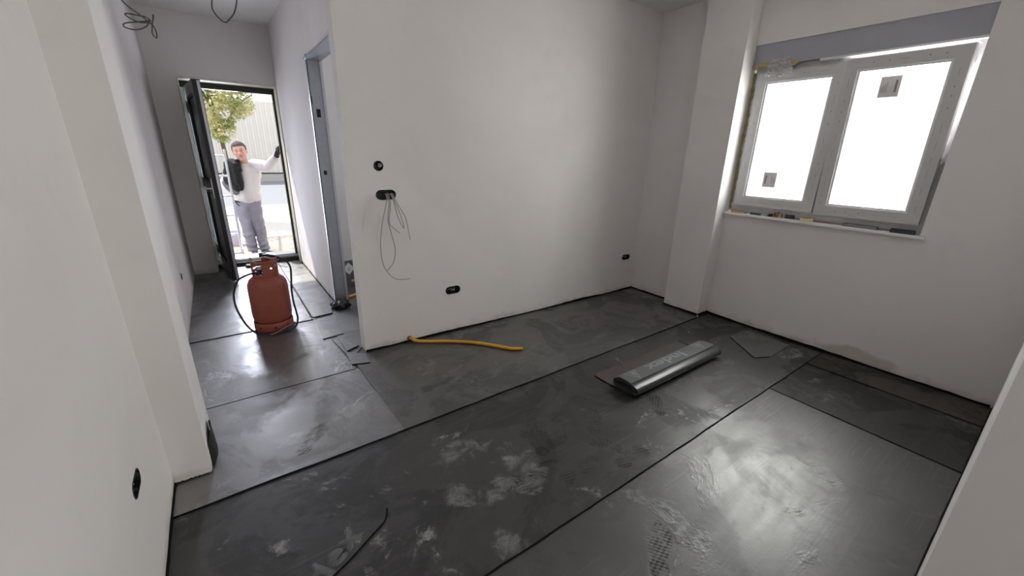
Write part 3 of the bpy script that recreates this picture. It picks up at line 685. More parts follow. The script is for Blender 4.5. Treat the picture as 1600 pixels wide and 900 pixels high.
# ------------------------------------------------------------------ entrance door
d1 = struct(empty('door_1', (0.3, 6.08, 0)))
YF0, YF1 = 6.08, 6.15
bm = bmesh.new()
box(bm, -0.143, 0.773, YF0, YF1, 2.058, 2.125); box(bm, -0.143, -0.098, YF0, YF1, 0.075, 2.058); box(bm, 0.744, 0.773, YF0, YF1, 0.075, 2.058)
fin('door_frame', bm, M_gasket, d1, bevel=0.003)
bm = bmesh.new(); box(bm, -0.143, 0.773, 6.085, 6.36, 0.045, 0.078); box(bm, -0.143, 0.773, 6.10, 6.13, 0.078, 0.088); fin('threshold', bm, M_alu, d1, bevel=0.003)
bm = bmesh.new(); box(bm, -0.143, 0.773, 6.031, 6.084, -0.005, 0.05); fin('threshold_upstand', bm, M_tar, d1, bevel=0.004)
bm = bmesh.new(); box(bm, -0.143, 0.773, 6.0845, 6.32, -0.3, 0.044); fin('threshold_bed', bm, M_slab, d1)
bm = bmesh.new(); box(bm, -0.137, -0.112, 6.05, 6.0795, 0.09, 2.05); fin('frame_profile', bm, M_alu, d1, bevel=0.002)
adopt(d1)
# reveal lining
bm = bmesh.new(); box(bm, -0.144, 0.774, YD+0.003, YF0-0.001, 2.119, 2.1295); struct(fin('trim_3', bm, M_foam))
bm = bmesh.new(); box(bm, 0.765, 0.7745, YD+0.003, YF0-0.001, 0.004, 2.118); struct(fin('trim_4', bm, M_foam))
bm = bmesh.new(); box(bm, -0.1445, -0.137, YD+0.003, YF0-0.001, 0.006, 2.118); struct(fin('trim_5', bm, M_foam))
bm = bmesh.new(); box(bm, -0.15, 0.7745, YD-0.004, YD+0.002, 2.122, 2.140); struct(fin('trim_6', bm, M_cream))
bm = bmesh.new(); box(bm, -0.152, -0.143, YD-0.004, YD+0.002, 0.03, 2.122); struct(fin('trim_7', bm, M_cream))
# bright aluminium hinge-side profile
def leaf_part(name, u0, u1, t0, t1, z0, z1, mat, par, bev=0.003):
    bm = bmesh.new(); box(bm, u0, u1, t0, t1, z0, z1); return fin(name, bm, mat, par, bevel=bev)
LW = 0.80; Hx, Hy = -0.104, 6.05; hd = Vector((-0.028-Hx, 5.33-Hy, 0)).normalized(); la = math.atan2(hd.y, hd.x)
leaf = struct(empty('door_3', (Hx, Hy, 0.0)))
T = 0.068   # local x along the leaf, local y: 0 = inner face (towards the left wall) .. +T
z0, z1 = 0.095-0.06, 2.055
sp = [('stile', 0, 0.10, z0, z1), ('stile', LW-0.10, LW, z0, z1), ('rail', 0.10, LW-0.10, z0, z0+0.16), ('rail', 0.10, LW-0.10, z1-0.11, z1), ('rail', 0.10, LW-0.10, 0.98, 1.08)]
for nm, a, b, c, d in sp: leaf_part(nm, a, b, -T, 0, c, d, M_anth, leaf)
for (c, d) in ((z0+0.16, 0.98), (1.08, z1-0.11)):
    leaf_part('panel', 0.10, LW-0.10, -T*0.68, -T*0.32, c, d, M_anth, leaf, 0.001)
    bm = bmesh.new()
    for (a_, b_, e_, f_) in ((0.10, 0.125, c, d), (LW-0.125, LW-0.10, c, d), (0.125, LW-0.125, c, c+0.025), (0.125, LW-0.125, d-0.025, d)): box(bm, a_, b_, -T*0.96, -T*0.68, e_, f_); box(bm, a_, b_, -T*0.32, -T*0.04, e_, f_)
    fin('glazing_bead', bm, M_gasket, leaf)
leaf_part('edge_gasket', LW, LW+0.006, -T+0.004, -T*0.45, z0+0.01, z1-0.01, M_gasket, leaf, 0.001)
leaf_part('edge_strip', LW, LW+0.004, -T*0.42, -0.006, z0+0.01, z1-0.01, M_steel, leaf, 0.001)
leaf_part('lock_plate', LW+0.004, LW+0.007, -T*0.40, -0.012, 0.93, 1.17, M_alu, leaf, 0.001)
hb = bmesh.new(); tube(hb, [(LW-0.05, -T, 1.03), (LW-0.05, -T-0.05, 1.03), (LW-0.06, -T-0.055, 1.03), (LW-0.17, -T-0.055, 1.03)], 0.009, 10); h_ = fin('handle', hb, M_alu, leaf, smooth=True)
leaf_part('escutcheon', LW-0.07, LW-0.03, -T-0.006, -T, 0.93, 1.13, M_alu, leaf, 0.002)
for zz in (0.25, 1.05, 1.85):
    bm = bmesh.new(); tube(bm, [(-0.012, -T-0.004, zz-0.055), (-0.012, -T-0.004, zz+0.055)], 0.011, 12); fin('hinge', bm, M_gasket, leaf, smooth=True)
for c in leaf.children: c.location.y += T
leaf.rotation_euler = (0, 0, la)

# ------------------------------------------------------------------ window
w1 = struct(empty('window_1', (3.82, 1.22, 1.0)))
XW = 3.785
fy0, fy1, fz0, fz1 = 0.575, 1.862, 1.015, 2.150; fm = 1.205
def wbox(bm, x0, x1, y0, y1, z0, z1): box(bm, x0, x1, y0, y1, z0, z1)
bm = bmesh.new()
wbox(bm, XW, XW+0.07, fy0, fy0+0.055, fz0, fz1); wbox(bm, XW, XW+0.07, fy1-0.055, fy1, fz0, fz1)
wbox(bm, XW, XW+0.07, fy0+0.055, fy1-0.055, fz0, fz0+0.055); wbox(bm, XW+0.004, XW+0.07, fy0, fy1, 0.993, fz0); wbox(bm, XW, XW+0.07, fy0+0.055, fy1-0.055, fz1-0.055, fz1)
wbox(bm, XW, XW+0.07, fm-0.025, fm+0.025, fz0+0.055, fz1-0.055)
fin('window_frame', bm, M_pvc, w1, bevel=0.003)
def sash(root, w, h, wide=0.072, marks=0):
    """sash lying in the local yz plane, hinge at z=0, room side = -x"""
    bm = bmesh.new()
    wbox(bm, -0.03, 0.04, -w/2, -w/2+wide, 0, h); wbox(bm, -0.03, 0.04, w/2-wide, w/2, 0, h)
    wbox(bm, -0.03, 0.04, -w/2+wide, w/2-wide, 0, wide); wbox(bm, -0.03, 0.04, -w/2+wide, w/2-wide, h-wide, h)
    fr = fin('sash_frame', bm, M_pvc, root, bevel=0.004)
    bm = bmesh.new(); b = 0.014; W_ = w/2-wide
    for (a0, a1, c0, c1) in ((-W_, -W_+b, wide, h-wide), (W_-b, W_, wide, h-wide), (-W_+b, W_-b, wide, wide+b), (-W_+b, W_-b, h-wide-b, h-wide)): wbox(bm, -0.018, 0.03, a0, a1, c0, c1)
    fin('glazing_bead', bm, M_pvcw, root)
    bm = bmesh.new(); wbox(bm, 0.004, 0.010, -W_+b*0.5, W_-b*0.5, wide+b*0.5, h-wide-b*0.5); fin('pane', bm, M_glass, root)
    return fr
def marks(root, x, runs, seed):
    random.seed(seed); bm = bmesh.new()
    for (ya, za, yb, zb) in runs:
        A = Vector((ya, za)); B = Vector((yb, zb)); L = (B-A).length; d = (B-A)/L; t = 0.03
        while t < L-0.05:
            kind = random.random(); l = random.uniform(0.035, 0.06) if kind < 0.55 else 0.008; wd = 0.0012 if kind < 0.55 else 0.004
            p = A+d*t; q = p+d*l
            if kind < 0.55:   # a line of unreadable tiny print: separate strokes
                s_ = 0
                while s_ < l:
                    g = p+d*s_; g2 = g+d*0.0040
                    y_ = sorted((g.x, g2.x)); z_ = sorted((g.y, g2.y))
                    box(bm, x-0.0008, x, y_[0]-wd*(abs(d.y)), y_[1]+wd*abs(d.y), z_[0]-wd*abs(d.x), z_[1]+wd*abs(d.x)); s_ += 0.0062
            else:
                y_ = sorted((p.x, q.x)); z_ = sorted((p.y, q.y))
                box(bm, x-0.0008, x, y_[0]-0.003*abs(d.y), y_[1]+0.003*abs(d.y), z_[0]-0.003*abs(d.x), z_[1]+0.003*abs(d.x))
            t += l+random.uniform(0.04, 0.09)
    return fin('film_print', bm, M_mark, root)
# fixed left sash
ls = empty('window_sash', (0, 0, 0)); ls.parent = w1
hL, wL = 1.045, 0.605
sash(ls, wL, hL); marks(ls, -0.0302, [(-wL/2+0.036, 0.05, -wL/2+0.036, hL-0.05), (wL/2-0.036, 0.05, wL/2-0.036, hL-0.05), (-wL/2+0.08, 0.036, wL/2-0.08, 0.036), (-wL/2+0.08, hL-0.036, wL/2-0.08, hL-0.036)], 4)
ls.location = (XW-0.012, 1.522, fz0+0.045)
# right sash tilted into the room
rs = empty('window_sash', (0, 0, 0)); rs.parent = w1
hR, wR = 1.055, 0.605
sash(rs, wR, hR); marks(rs, -0.0302, [(-wR/2+0.036, 0.05, -wR/2+0.036, hR-0.05), (wR/2-0.036, 0.05, wR/2-0.036, hR-0.05), (-wR/2+0.08, 0.036, wR/2-0.08, 0.036), (-wR/2+0.08, hR-0.036, wR/2-0.08, hR-0.036)], 7)
rs.location = (XW-0.016, 0.905, fz0+0.042); rs.rotation_euler = (0, -rad(4.2), 0)
def glass_sticker(par, y, z, w, h, flip):
    bm = bmesh.new(); box(bm, 0.0012, 0.0035, y-w/2, y+w/2, z-h/2, z+h/2); s_ = fin('sticker', bm, M_sticker, par); s_['label'] = 'grey paper sticker on the pane'
    bm = bmesh.new(); yy = y+(0.3*w if flip else -0.3*w); box(bm, 0.0004, 0.0011, yy-0.006, yy+0.006, z-h*0.28, z+h*0.30)
    for q in range(4): yk = y+(-1 if flip else 1)*(0.02+q*0.012)*0.7; box(bm, 0.0006, 0.0011, yk-0.0012, yk+0.0012, z-h*0.25, z+h*0.25-0.01*q)
    fin('sticker_print', bm, M_mark, s_)
glass_sticker(rs, 0.045, 0.862, 0.105, 0.125, False)
glass_sticker(ls, 0.06, 0.225, 0.100, 0.118, True)
marks(w1, XW-0.0005, [(fy0+0.028, fz0+0.35, fy0+0.028, fz1-0.06), (fy0+0.08, fz0+0.02, fy1-0.05, fz0+0.02), (fm+0.06, fz1-0.02, fy1-0.08, fz1-0.02), (fy1-0.02, fz0+0.05, fy1-0.02, fz1-0.06)], 12)
bm = bmesh.new(); tube(bm, [(XW-0.004, fy0+0.05, 2.04), (XW-0.03, fy0+0.055, 2.05), (XW-0.045, fy0+0.062, 2.06)], 0.006, 8); box(bm, XW-0.014, XW-0.0005, fy0+0.035, fy0+0.055, 2.02, 2.10); fin('tilt_stay', bm, M_alu, w1)
adopt_list = [c for c in w1.children if c.type == 'MESH']
for c in adopt_list: c.matrix_parent_inverse = Matrix.Translation(-Vector(w1.location))
for c in (ls, rs): c.matrix_parent_inverse = Matrix.Translation(-Vector(w1.location))
# sill, shutter housing, foam
bm = bmesh.new(); box(bm, 3.682, 3.86, 0.562, 1.890, 0.976, 0.992); box(bm, 3.682, 3.719, 0.54, 0.562, 0.976, 0.992); struct(fin('trim_8', bm, M_sill, bevel=0.002))
bm = bmesh.new(); box(bm, 3.735, 4.0, 0.5725, 1.8755, 2.152, 2.3095); struct(fin('trim_9', bm, M_lav, bevel=0.002))
bm = bmesh.new(); box(bm, 3.729, 3.80, 0.573, 1.40, 2.138, 2.151); struct(fin('trim_10', bm, M_pvcw))
bm = bmesh.new(); random.seed(2)
for q in range(40): bmesh.ops.create_icosphere(bm, subdivisions=2, radius=random.uniform(0.017, 0.024), matrix=Matrix.Translation((XW+0.012+random.uniform(-0.004, 0.006), 1.867+random.uniform(-0.002, 0.003), 1.03+q*0.0275)))
for q in range(20): bmesh.ops.create_icosphere(bm, subdivisions=2, radius=random.uniform(0.013, 0.022), matrix=Matrix.Translation((3.742+random.uniform(-0.004, 0.006), 1.86-q*0.016, 2.148+random.uniform(0, 0.02))))
fo = struct(fin('trim_11', bm, M_yellowfoam, smooth=True))
# crumpled clear film at the top corner
def crumple(name, label, c, w, h, seed, mat, cat_):
    bm = bmesh.new(); n_ = 16; V = []
    for i in range(n_+1):
        row = []
        for j in range(n_+1):
            u = (i/n_-0.5); v = (j/n_-0.5); s_ = noise.noise(Vector((u*4+seed, v*4, 0))); t = noise.noise(Vector((u*9, v*9+seed, 3)))
            row.append(bm.verts.new((c[0]-0.012-abs(0.028*s_)-abs(0.02*t), c[1]+u*w*(1-0.35*v+0.25*s_), c[2]+v*h*(1+0.3*s_)+0.01*t)))
        V.append(row)
    for i in range(n_):
        for j in range(n_): bm.faces.new((V[i][j], V[i+1][j], V[i+1][j+1], V[i][j+1]))
    o = fin(name, bm, mat, smooth=False); so = o.modifiers.new('s', 'SOLIDIFY'); so.thickness = 0.0006; bpy.context.view_layer.update(); evaluate(o)
    return tag(o, label, cat_)
crumple('plastic_film', 'crumpled clear plastic film stuck over the top left corner of the window', (3.735, 1.66, 2.13), 0.17, 0.13, 5, M_poly, 'plastic film')

# ------------------------------------------------------------------ things on the sill
ZS = 0.9925
t = tag(fin('tape_roll', (lambda bm: (lathe(bm, [(0.030, 0), (0.043, 0), (0.043, 0.024), (0.030, 0.024), (0.030, 0)], 36), bm)[1])(bmesh.new()), M_tapey, smooth=True), 'cream roll of masking tape lying on the window sill', 'tape')
t.location = (3.735, 1.235, ZS)
bm = bmesh.new(); lathe(bm, [(0.029, 0.0005), (0.0298, 0.0005), (0.0298, 0.0235), (0.029, 0.0235), (0.029, 0.0005)], 36); c_ = fin('core', bm, M_wood, t)
t2 = empty('tape_dispenser', (3.735, 1.47, ZS), 'small brown parcel tape roll standing at the left of the sill', 'tape')
bm = bmesh.new(); lathe(bm, [(0.014, 0), (0.021, 0), (0.021, 0.034), (0.014, 0.034), (0.014, 0)], 28, Matrix.Translation((0, -0.01, 0.0215)) @ Matrix.Rotation(pi/2, 4, 'Y')); fin('tape', bm, M_tapeb, t2, smooth=True)
bm = bmesh.new(); box(bm, 0.0, 0.034, -0.050, -0.034, 0.0, 0.030); box(bm, 0.0, 0.034, -0.034, 0.03, 0.0, 0.0035); fin('holder', bm, M_wood, t2, bevel=0.002)
bm = bmesh.new(); box(bm, -0.0, 0.034, 0.024, 0.045, 0.0, 0.022); fin('cutter', bm, M_gasket, t2, bevel=0.002)
def lump(name, label, cat_, x0, x1, y0, y1, h, mat, bev=0.004):
    bm = bmesh.new(); box(bm, x0, x1, y0, y1, ZS, ZS+h); o = fin(name, bm, mat, bevel=bev); return tag(o, label, cat_)
wd = lump('wood_wedge', 'small pale wooden wedge at the far left end of the sill', 'wedge', 3.72, 3.76, 1.70, 1.82, 0.020, M_wood)
for v in wd.data.vertices:
    if v.co.y < 1.74 and v.co.z > ZS+0.01: v.co.z -= 0.009
kn = empty('hand_tool', (3.73, 1.58, ZS), 'small dark blue and grey hand tool between wooden wedge and brown tape', 'tool')
bm = bmesh.new(); box(bm, -0.012, 0.012, -0.01, 0.075, 0.0, 0.016); fin('handle', bm, M_darkblue, kn, bevel=0.004)
bm = bmesh.new(); box(bm, -0.008, 0.008, -0.06, -0.01, 0.003, 0.012); fin('metal_head', bm, M_steel, kn, bevel=0.002)
b_ = lump('plastic_block', 'dark blue plastic packer standing behind the tapes on the sill', 'packer', 3.758, 3.775, 1.335, 1.40, 0.030, M_darkblue)
lp = lump('plastic_strip', 'flat mauve grey strip lying on the right part of the sill', 'strip', 3.725, 3.765, 0.80, 1.0, 0.020, M_greyplas)
db = lump('dark_block', 'dark blue black block at the right end of the sill', 'block', 3.705, 3.745, 0.60, 0.725, 0.024, M_darkblue)
bm = bmesh.new(); box(bm, 3.7052, 3.7448, 0.602, 0.723, ZS+0.0242, ZS+0.0262); fin('top_face', bm, M_gasket, db)
pl = lump('timber_batten', 'thin reddish batten lying along the back of the sill', 'batten', 3.766, 3.780, 0.62, 1.33, 0.010, simple('red_batten', (0.36, 0.22, 0.22), 0.7), 0.001)

# ------------------------------------------------------------------ gas cylinder
def cylinder():
    cx, cy = 0.215, 3.74; zf = 0.0043
    root = empty('gas_cylinder', (cx, cy, zf), 'orange steel gas cylinder with black hose standing in the corridor', 'gas cylinder')
    Rb = 0.146
    bm = bmesh.new()
    tube(bm, [(math.cos(a)*(Rb-0.0006), math.sin(a)*(Rb-0.0006), 0.243) for a in [2*pi*k/56 for k in range(57)]], 0.0022, 6); lathe(bm, [(0.0, 0.035), (0.07, 0.038), (0.115, 0.050), (0.140, 0.085), (Rb, 0.12), (Rb, 0.36), (0.142, 0.39), (0.128, 0.42), (0.102, 0.445), (0.070, 0.458), (0.03, 0.463), (0.0, 0.464)], 56)
    fin('body', bm, M_orange, root, smooth=True)
    bm = bmesh.new(); lathe(bm, [(0.136, 0.0), (0.142, 0.0), (0.146, 0.01), (0.146, 0.066), (0.142, 0.072), (0.138, 0.068), (0.136, 0.0)], 56); fr = fin('foot_ring', bm, M_orange, root, smooth=True)
    for a in (-2.4, -1.6, -0.9, 0.2, 1.4):
        m_ = Matrix.Rotation(a, 4, 'Z') @ Matrix.Translation((0.1455, 0, 0.034)) @ Matrix.Rotation(pi/2, 4, 'Y'); bm = bmesh.new(); lathe(bm, [(0, 0), (0.010, 0), (0.010, 0.0014), (0, 0.0014)], 14, m_); fin('drain_hole', bm, M_gasket, fr)
    # guard: open collar with hand holes and rolled rim
    bm = bmesh.new(); R1 = 0.094; n_ = 72; rows = [0.437, 0.455, 0.475, 0.50, 0.53, 0.552, 0.570, 0.585]
    G = {}
    for i in range(n_):
        a = 2*pi*i/n_
        for j, z in enumerate(rows):
            G[i, j] = bm.verts.new((R1*cos(a), R1*sin(a), z+(0.010*cos(2*a+0.8) if j == len(rows)-1 else 0)))
    def hole(a, j):
        d = math.degrees(a) % 360
        if 205 <= d <= 255 and 2 <= j <= 4: return True         # hand hole seen at the left front
        if 25 <= d <= 75 and 2 <= j <= 4: return True
        if 290 <= d <= 300 and j == 3: return True
        if 318 <= d <= 326 and j == 4: return True
        if 95 <= d <= 150 and j >= 3: return True               # valve gap at the back
        return False
    for i in range(n_):
        for j in range(len(rows)-1):
            if not hole(2*pi*(i+0.5)/n_, j): bm.faces.new((G[i, j], G[(i+1) % n_, j], G[(i+1) % n_, j+1], G[i, j+1]))
    for v in [v for v in bm.verts if not v.link_faces]: bm.verts.remove(v)
    col = fin('guard_collar', bm, M_orange, root, smooth=True); so = col.modifiers.new('s', 'SOLIDIFY'); so.thickness = 0.004; bpy.context.view_layer.update(); evaluate(col)
    bm = bmesh.new(); pts = [(R1*cos(a), R1*sin(a), 0.585+0.010*cos(2*a+0.8)) for a in [rad(155+k*6.0) for k in range(50)]]; tube(bm, pts, 0.006, 8); fin('rim', bm, M_orange, col, smooth=True)
    bm = bmesh.new(); lathe(bm, [(0.0, 0.46), (0.028, 0.46), (0.028, 0.475), (0.016, 0.48), (0.014, 0.515), (0.020, 0.518), (0.020, 0.535), (0.0, 0.537)], 24); fin('valve', bm, M_brass, root, smooth=True)
    bm = bmesh.new(); lathe(bm, [(0, 0), (0.030, 0), (0.032, 0.01), (0.024, 0.026), (0.0, 0.03)], 24, Matrix.Translation((-0.036, -0.014, 0.505)) @ Matrix.Rotation(-0.3, 4, 'X')); fin('regulator', bm, M_steel, root, smooth=True)
    bm = bmesh.new(); lathe(bm, [(0, 0), (0.022, 0.0), (0.022, 0.03), (0.0, 0.032)], 18, Matrix.Translation((-0.05, -0.05, 0.475))); fin('regulator_cap', bm, M_hose, root, smooth=True)
    # torch handle resting over the rim and the hose
    bm = bmesh.new(); tube(bm, cat([(-0.005, 0.03, 0.612), (0.03, 0.02, 0.610), (0.075, 0.0, 0.600), (0.115, -0.02, 0.585)], 5), [0.010]*5+[0.013]*6+[0.011]*5, 10); fin('torch_handle', bm, M_hose, root, smooth=True)
    bm = bmesh.new(); tube(bm, [(-0.01, 0.03, 0.600), (-0.012, 0.03, 0.632)], 0.013, 10); box(bm, -0.02, 0.03, 0.018, 0.04, 0.624, 0.634); fin('torch_valve', bm, M_gasket, root)
    bm = bmesh.new(); tube(bm, cat([(0.02, 0.02, 0.600), (0.06, 0.01, 0.588), (0.105, -0.015, 0.575)], 5), 0.010, 8); fin('torch_grip', bm, M_alu, root, smooth=True)
    zf2 = -zf
    hose = [(0.10, -0.015, 0.588), (0.145, -0.04, 0.575), (0.175, -0.075, 0.52), (0.170, -0.09, 0.43), (0.158, -0.095, 0.33), (0.157, -0.10, 0.22), (0.165, -0.11, 0.13), (0.166, -0.115, 0.06), (0.13, -0.16, 0.014), (0.03, -0.20, 0.011), (-0.06, -0.195, 0.011), (-0.13, -0.165, 0.02),
            (-0.185, -0.12, 0.07), (-0.225, -0.07, 0.16), (-0.245, -0.04, 0.26), (-0.235, -0.03, 0.36), (-0.195, -0.03, 0.445), (-0.14, -0.035, 0.475), (-0.10, -0.045, 0.49), (-0.055, -0.05, 0.492)]
    bm = bmesh.new(); tube(bm, cat(hose, 7), 0.0078, 10); fin('hose', bm, M_hose, root, smooth=True)
    bm = bmesh.new(); tube(bm, cat([(0.145, -0.115, 0.045), (0.07, -0.155, 0.03), (0.0, -0.205, 0.02), (-0.05, -0.215, 0.012)], 6), 0.006, 8); fin('hose_coupling', bm, M_rust, root, smooth=True)
    return root
gc = cylinder()

# ------------------------------------------------------------------ outside
bm = bmesh.new(); box(bm, -14, 20, 6.32, 8.3, -0.28, -0.075); struct(fin('gravel_apron', bm, M_sand))
bm = bmesh.new(); box(bm, -14, 20, 8.3, 13.2, -0.28, -0.070); struct(fin('pavement', bm, M_pave))
bm = bmesh.new(); box(bm, -14, 26, 13.2, 23.0, -0.28, -0.10); struct(fin('road', bm, M_road))
fen = empty('corrugated_fence', (3, 23.1, -0.1), 'tall beige corrugated sheet fence across the road', 'fence')
bm = bmesh.new(); box(bm, -10, 24, 23.0, 23.25, -0.1, 0.24); fin('low_wall', bm, M_kerb, fen, bevel=0.01)
bm = bmesh.new(); x = -10.0; pts = []
while x < 24:
    pts += [(x, 23.10), (x+0.10, 23.10), (x+0.125, 23.06), (x+0.195, 23.06)]; x += 0.22
a = [bm.verts.new((px, py, 0.30)) for px, py in pts]; b = [bm.verts.new((px, py, 3.42)) for px, py in pts]
for i in range(len(pts)-1): bm.faces.new((a[i], a[i+1], b[i+1], b[i]))
cs = fin('corrugated_sheet', bm, M_corr, fen); so = cs.modifiers.new('s', 'SOLIDIFY'); so.thickness = 0.01; bpy.context.view_layer.update(); evaluate(cs)
bm = bmesh.new(); box(bm, -10, 24, 23.03, 23.14, 0.245, 0.30); fin('bottom_rail', bm, M_gasket, fen)
adopt(fen)
# tree
def tree():
    random.seed(21); root = empty('tree', (-0.05, 10.6, -0.07), 'leafy green and yellow tree in front of the corrugated fence', 'tree')
    bm = bmesh.new()
    tube(bm, cat([(0.33, 11.2, -0.08), (0.31, 11.2, 0.7), (0.28, 11.15, 1.5), (0.20, 11.0, 2.4), (0.05, 10.8, 3.4)], 5), [0.055-0.0014*k for k in range(21)], 10)
    for br in ([(0.28, 11.15, 1.6), (0.6, 11.0, 2.2), (0.95, 10.9, 2.5)], [(0.2, 11.0, 2.2), (-0.1, 10.2, 3.0), (-0.4, 9.3, 3.6), (-0.55, 8.4, 3.9)], [(0.05, 10.8, 3.3), (0.5, 10.6, 3.9), (0.9, 10.4, 4.3)], [(0.2, 11.0, 2.5), (-0.6, 11.2, 3.2), (-1.2, 11.1, 3.6)]):
        P = cat(br, 5); tube(bm, P, [0.026-0.018*k/len(P) for k in range(len(P))], 8)
    fin('trunk', bm, M_bark, root, smooth=True)
    blobs = [((0.35, 10.9, 2.35), (0.45, 0.7, 0.5), 4200), ((0.74, 10.8, 2.40), (0.24, 0.5, 0.40), 1700), ((0.30, 10.8, 1.80), (0.26, 0.45, 0.28), 1500), ((-0.2, 10.9, 2.9), (0.8, 0.9, 0.9), 1500),
             ((0.4, 10.8, 3.7), (1.0, 1.1, 0.8), 1200), ((-0.55, 8.3, 4.0), (0.75, 0.9, 0.55), 260), ((-0.5, 9.4, 3.9), (0.8, 0.8, 0.6), 500), ((-1.2, 11.0, 3.6), (0.9, 0.9, 0.8), 700)]
    bm = bmesh.new()
    for c, s_, k in blobs:
        for _ in range(k):
            d = Vector((random.gauss(0, 1), random.gauss(0, 1), random.gauss(0, 1))).normalized()*random.random()**0.45
            p = Vector((c[0]+d.x*s_[0], c[1]+d.y*s_[1], c[2]+d.z*s_[2]))
            if noise.noise(p*3.4) < -0.10: continue
            L = random.uniform(0.03, 0.062); m_ = Matrix.Translation(p) @ Matrix.Rotation(random.random()*6.3, 4, 'Z') @ Matrix.Rotation(random.uniform(-1.2, 1.2), 4, 'X')
            q = [m_ @ Vector(v) for v in ((0, 0, 0), (L*0.42, L*0.5, 0.006), (0, L*1.25, 0), (-L*0.42, L*0.5, 0.006))]
            bm.faces.new([bm.verts.new(v) for v in q])
    me = bpy.data.meshes.new('foliage'); bm.to_mesh(me); bm.free(); link('foliage', me, M_leaf, root)
    adopt(root)
tree()
# ladder
lad = empty('ladder', (0.15, 6.75, -0.075), 'aluminium ladder standing outside beside the man in the doorway', 'ladder')
A = Vector((0.168, 6.64, 1.41)); B = Vector((0.150, 6.52, -0.075)); off = Vector((-0.34, 0.02, 0))
for o_, nm in ((Vector((0, 0, 0)), 'rail'), (off, 'rail')):
    bm = bmesh.new(); d = (A-B).normalized(); m_ = Matrix.Translation(B+o_) @ d.to_track_quat('Z', 'Y').to_matrix().to_4x4(); box(bm, -0.012, 0.012, -0.026, 0.026, 0, (A-B).length, m_); fin(nm, bm, M_alu, lad, bevel=0.003)
for k in range(6):
    p = B.lerp(A, 0.10+0.17*k); bm = bmesh.new(); tube(bm, [p, p+off], 0.013, 10); fin('rung', bm, M_alu, lad, smooth=True)
adopt(lad)
bk = empty('bucket', (0.105, 7.9, -0.075), 'small lilac white bucket on the ground behind the ladder', 'bucket')
bm = bmesh.new(); lathe(bm, [(0, 0), (0.075, 0), (0.10, 0.20), (0.105, 0.205), (0.105, 0.215), (0.096, 0.215), (0.072, 0.01), (0, 0.008)], 28); fin('pail', bm, M_bucket, bk, smooth=True)
bm = bmesh.new(); tube(bm, [(0.104*cos(a), -0.05*sin(a)-0.02, 0.20-0.09*sin(a)) for a in [pi*k/16 for k in range(17)]], 0.003, 6); fin('handle', bm, M_steel, bk, smooth=True)

# ------------------------------------------------------------------ the man in the doorway
def blob(name, prims, vox, mat, parent, smooth=6, disp=None):
    bm = bmesh.new()
    for p in prims:
        if p[0] == 'c':
            _, a, b, ra, rb = p[:5]; fl = p[5] if len(p) > 5 else 1.0; a = Vector(a); b = Vector(b); d = b-a; L = max(d.length, 1e-4)
            q = d.to_track_quat('Z', 'Y').to_matrix().to_4x4() if d.length > 1e-5 else Matrix.Identity(4)
            prof = [(0, -ra)] + [(ra*sin(t), -ra*cos(t)) for t in (0.4, 0.8, 1.2, pi/2)] + [(rb*sin(t), L+rb*cos(t)) for t in (pi/2, 1.2, 0.8, 0.4)] + [(0, L+rb)]
            vs = lathe(bm, prof, 18)
            for v in vs: v.co = a + (q @ Vector(v.co))
            if fl != 1.0:
                cen = (a+b)/2
                for v in vs: v.co.y = cen.y+(v.co.y-cen.y)*fl
        else:
            _, c, r, rot = p; bmesh.ops.create_uvsphere(bm, u_segments=20, v_segments=14, radius=1.0, matrix=Matrix.Translation(c) @ rot @ Matrix.Diagonal((*r, 1)))
    o = fin(name, bm, mat, parent)
    r_ = o.modifiers.new('r', 'REMESH'); r_.mode = 'VOXEL'; r_.voxel_size = vox; r_.use_smooth_shade = True
    s_ = o.modifiers.new('s', 'SMOOTH'); s_.factor = 0.5; s_.iterations = smooth
    bpy.context.view_layer.update(); evaluate(o)
    if disp:
        amp, fr, st = disp; nrm = [v.normal.copy() for v in o.data.vertices]
        for v, nn in zip(o.data.vertices, nrm):
            q = Vector((v.co.x*fr*st[0], v.co.y*fr*st[1], v.co.z*fr*st[2])); v.co += nn*amp*(noise.noise(q)+0.5*noise.noise(q*2.3))
    for p in o.data.polygons: p.use_smooth = True
    return o
I4 = Matrix.Identity(4)
GZ = -0.075
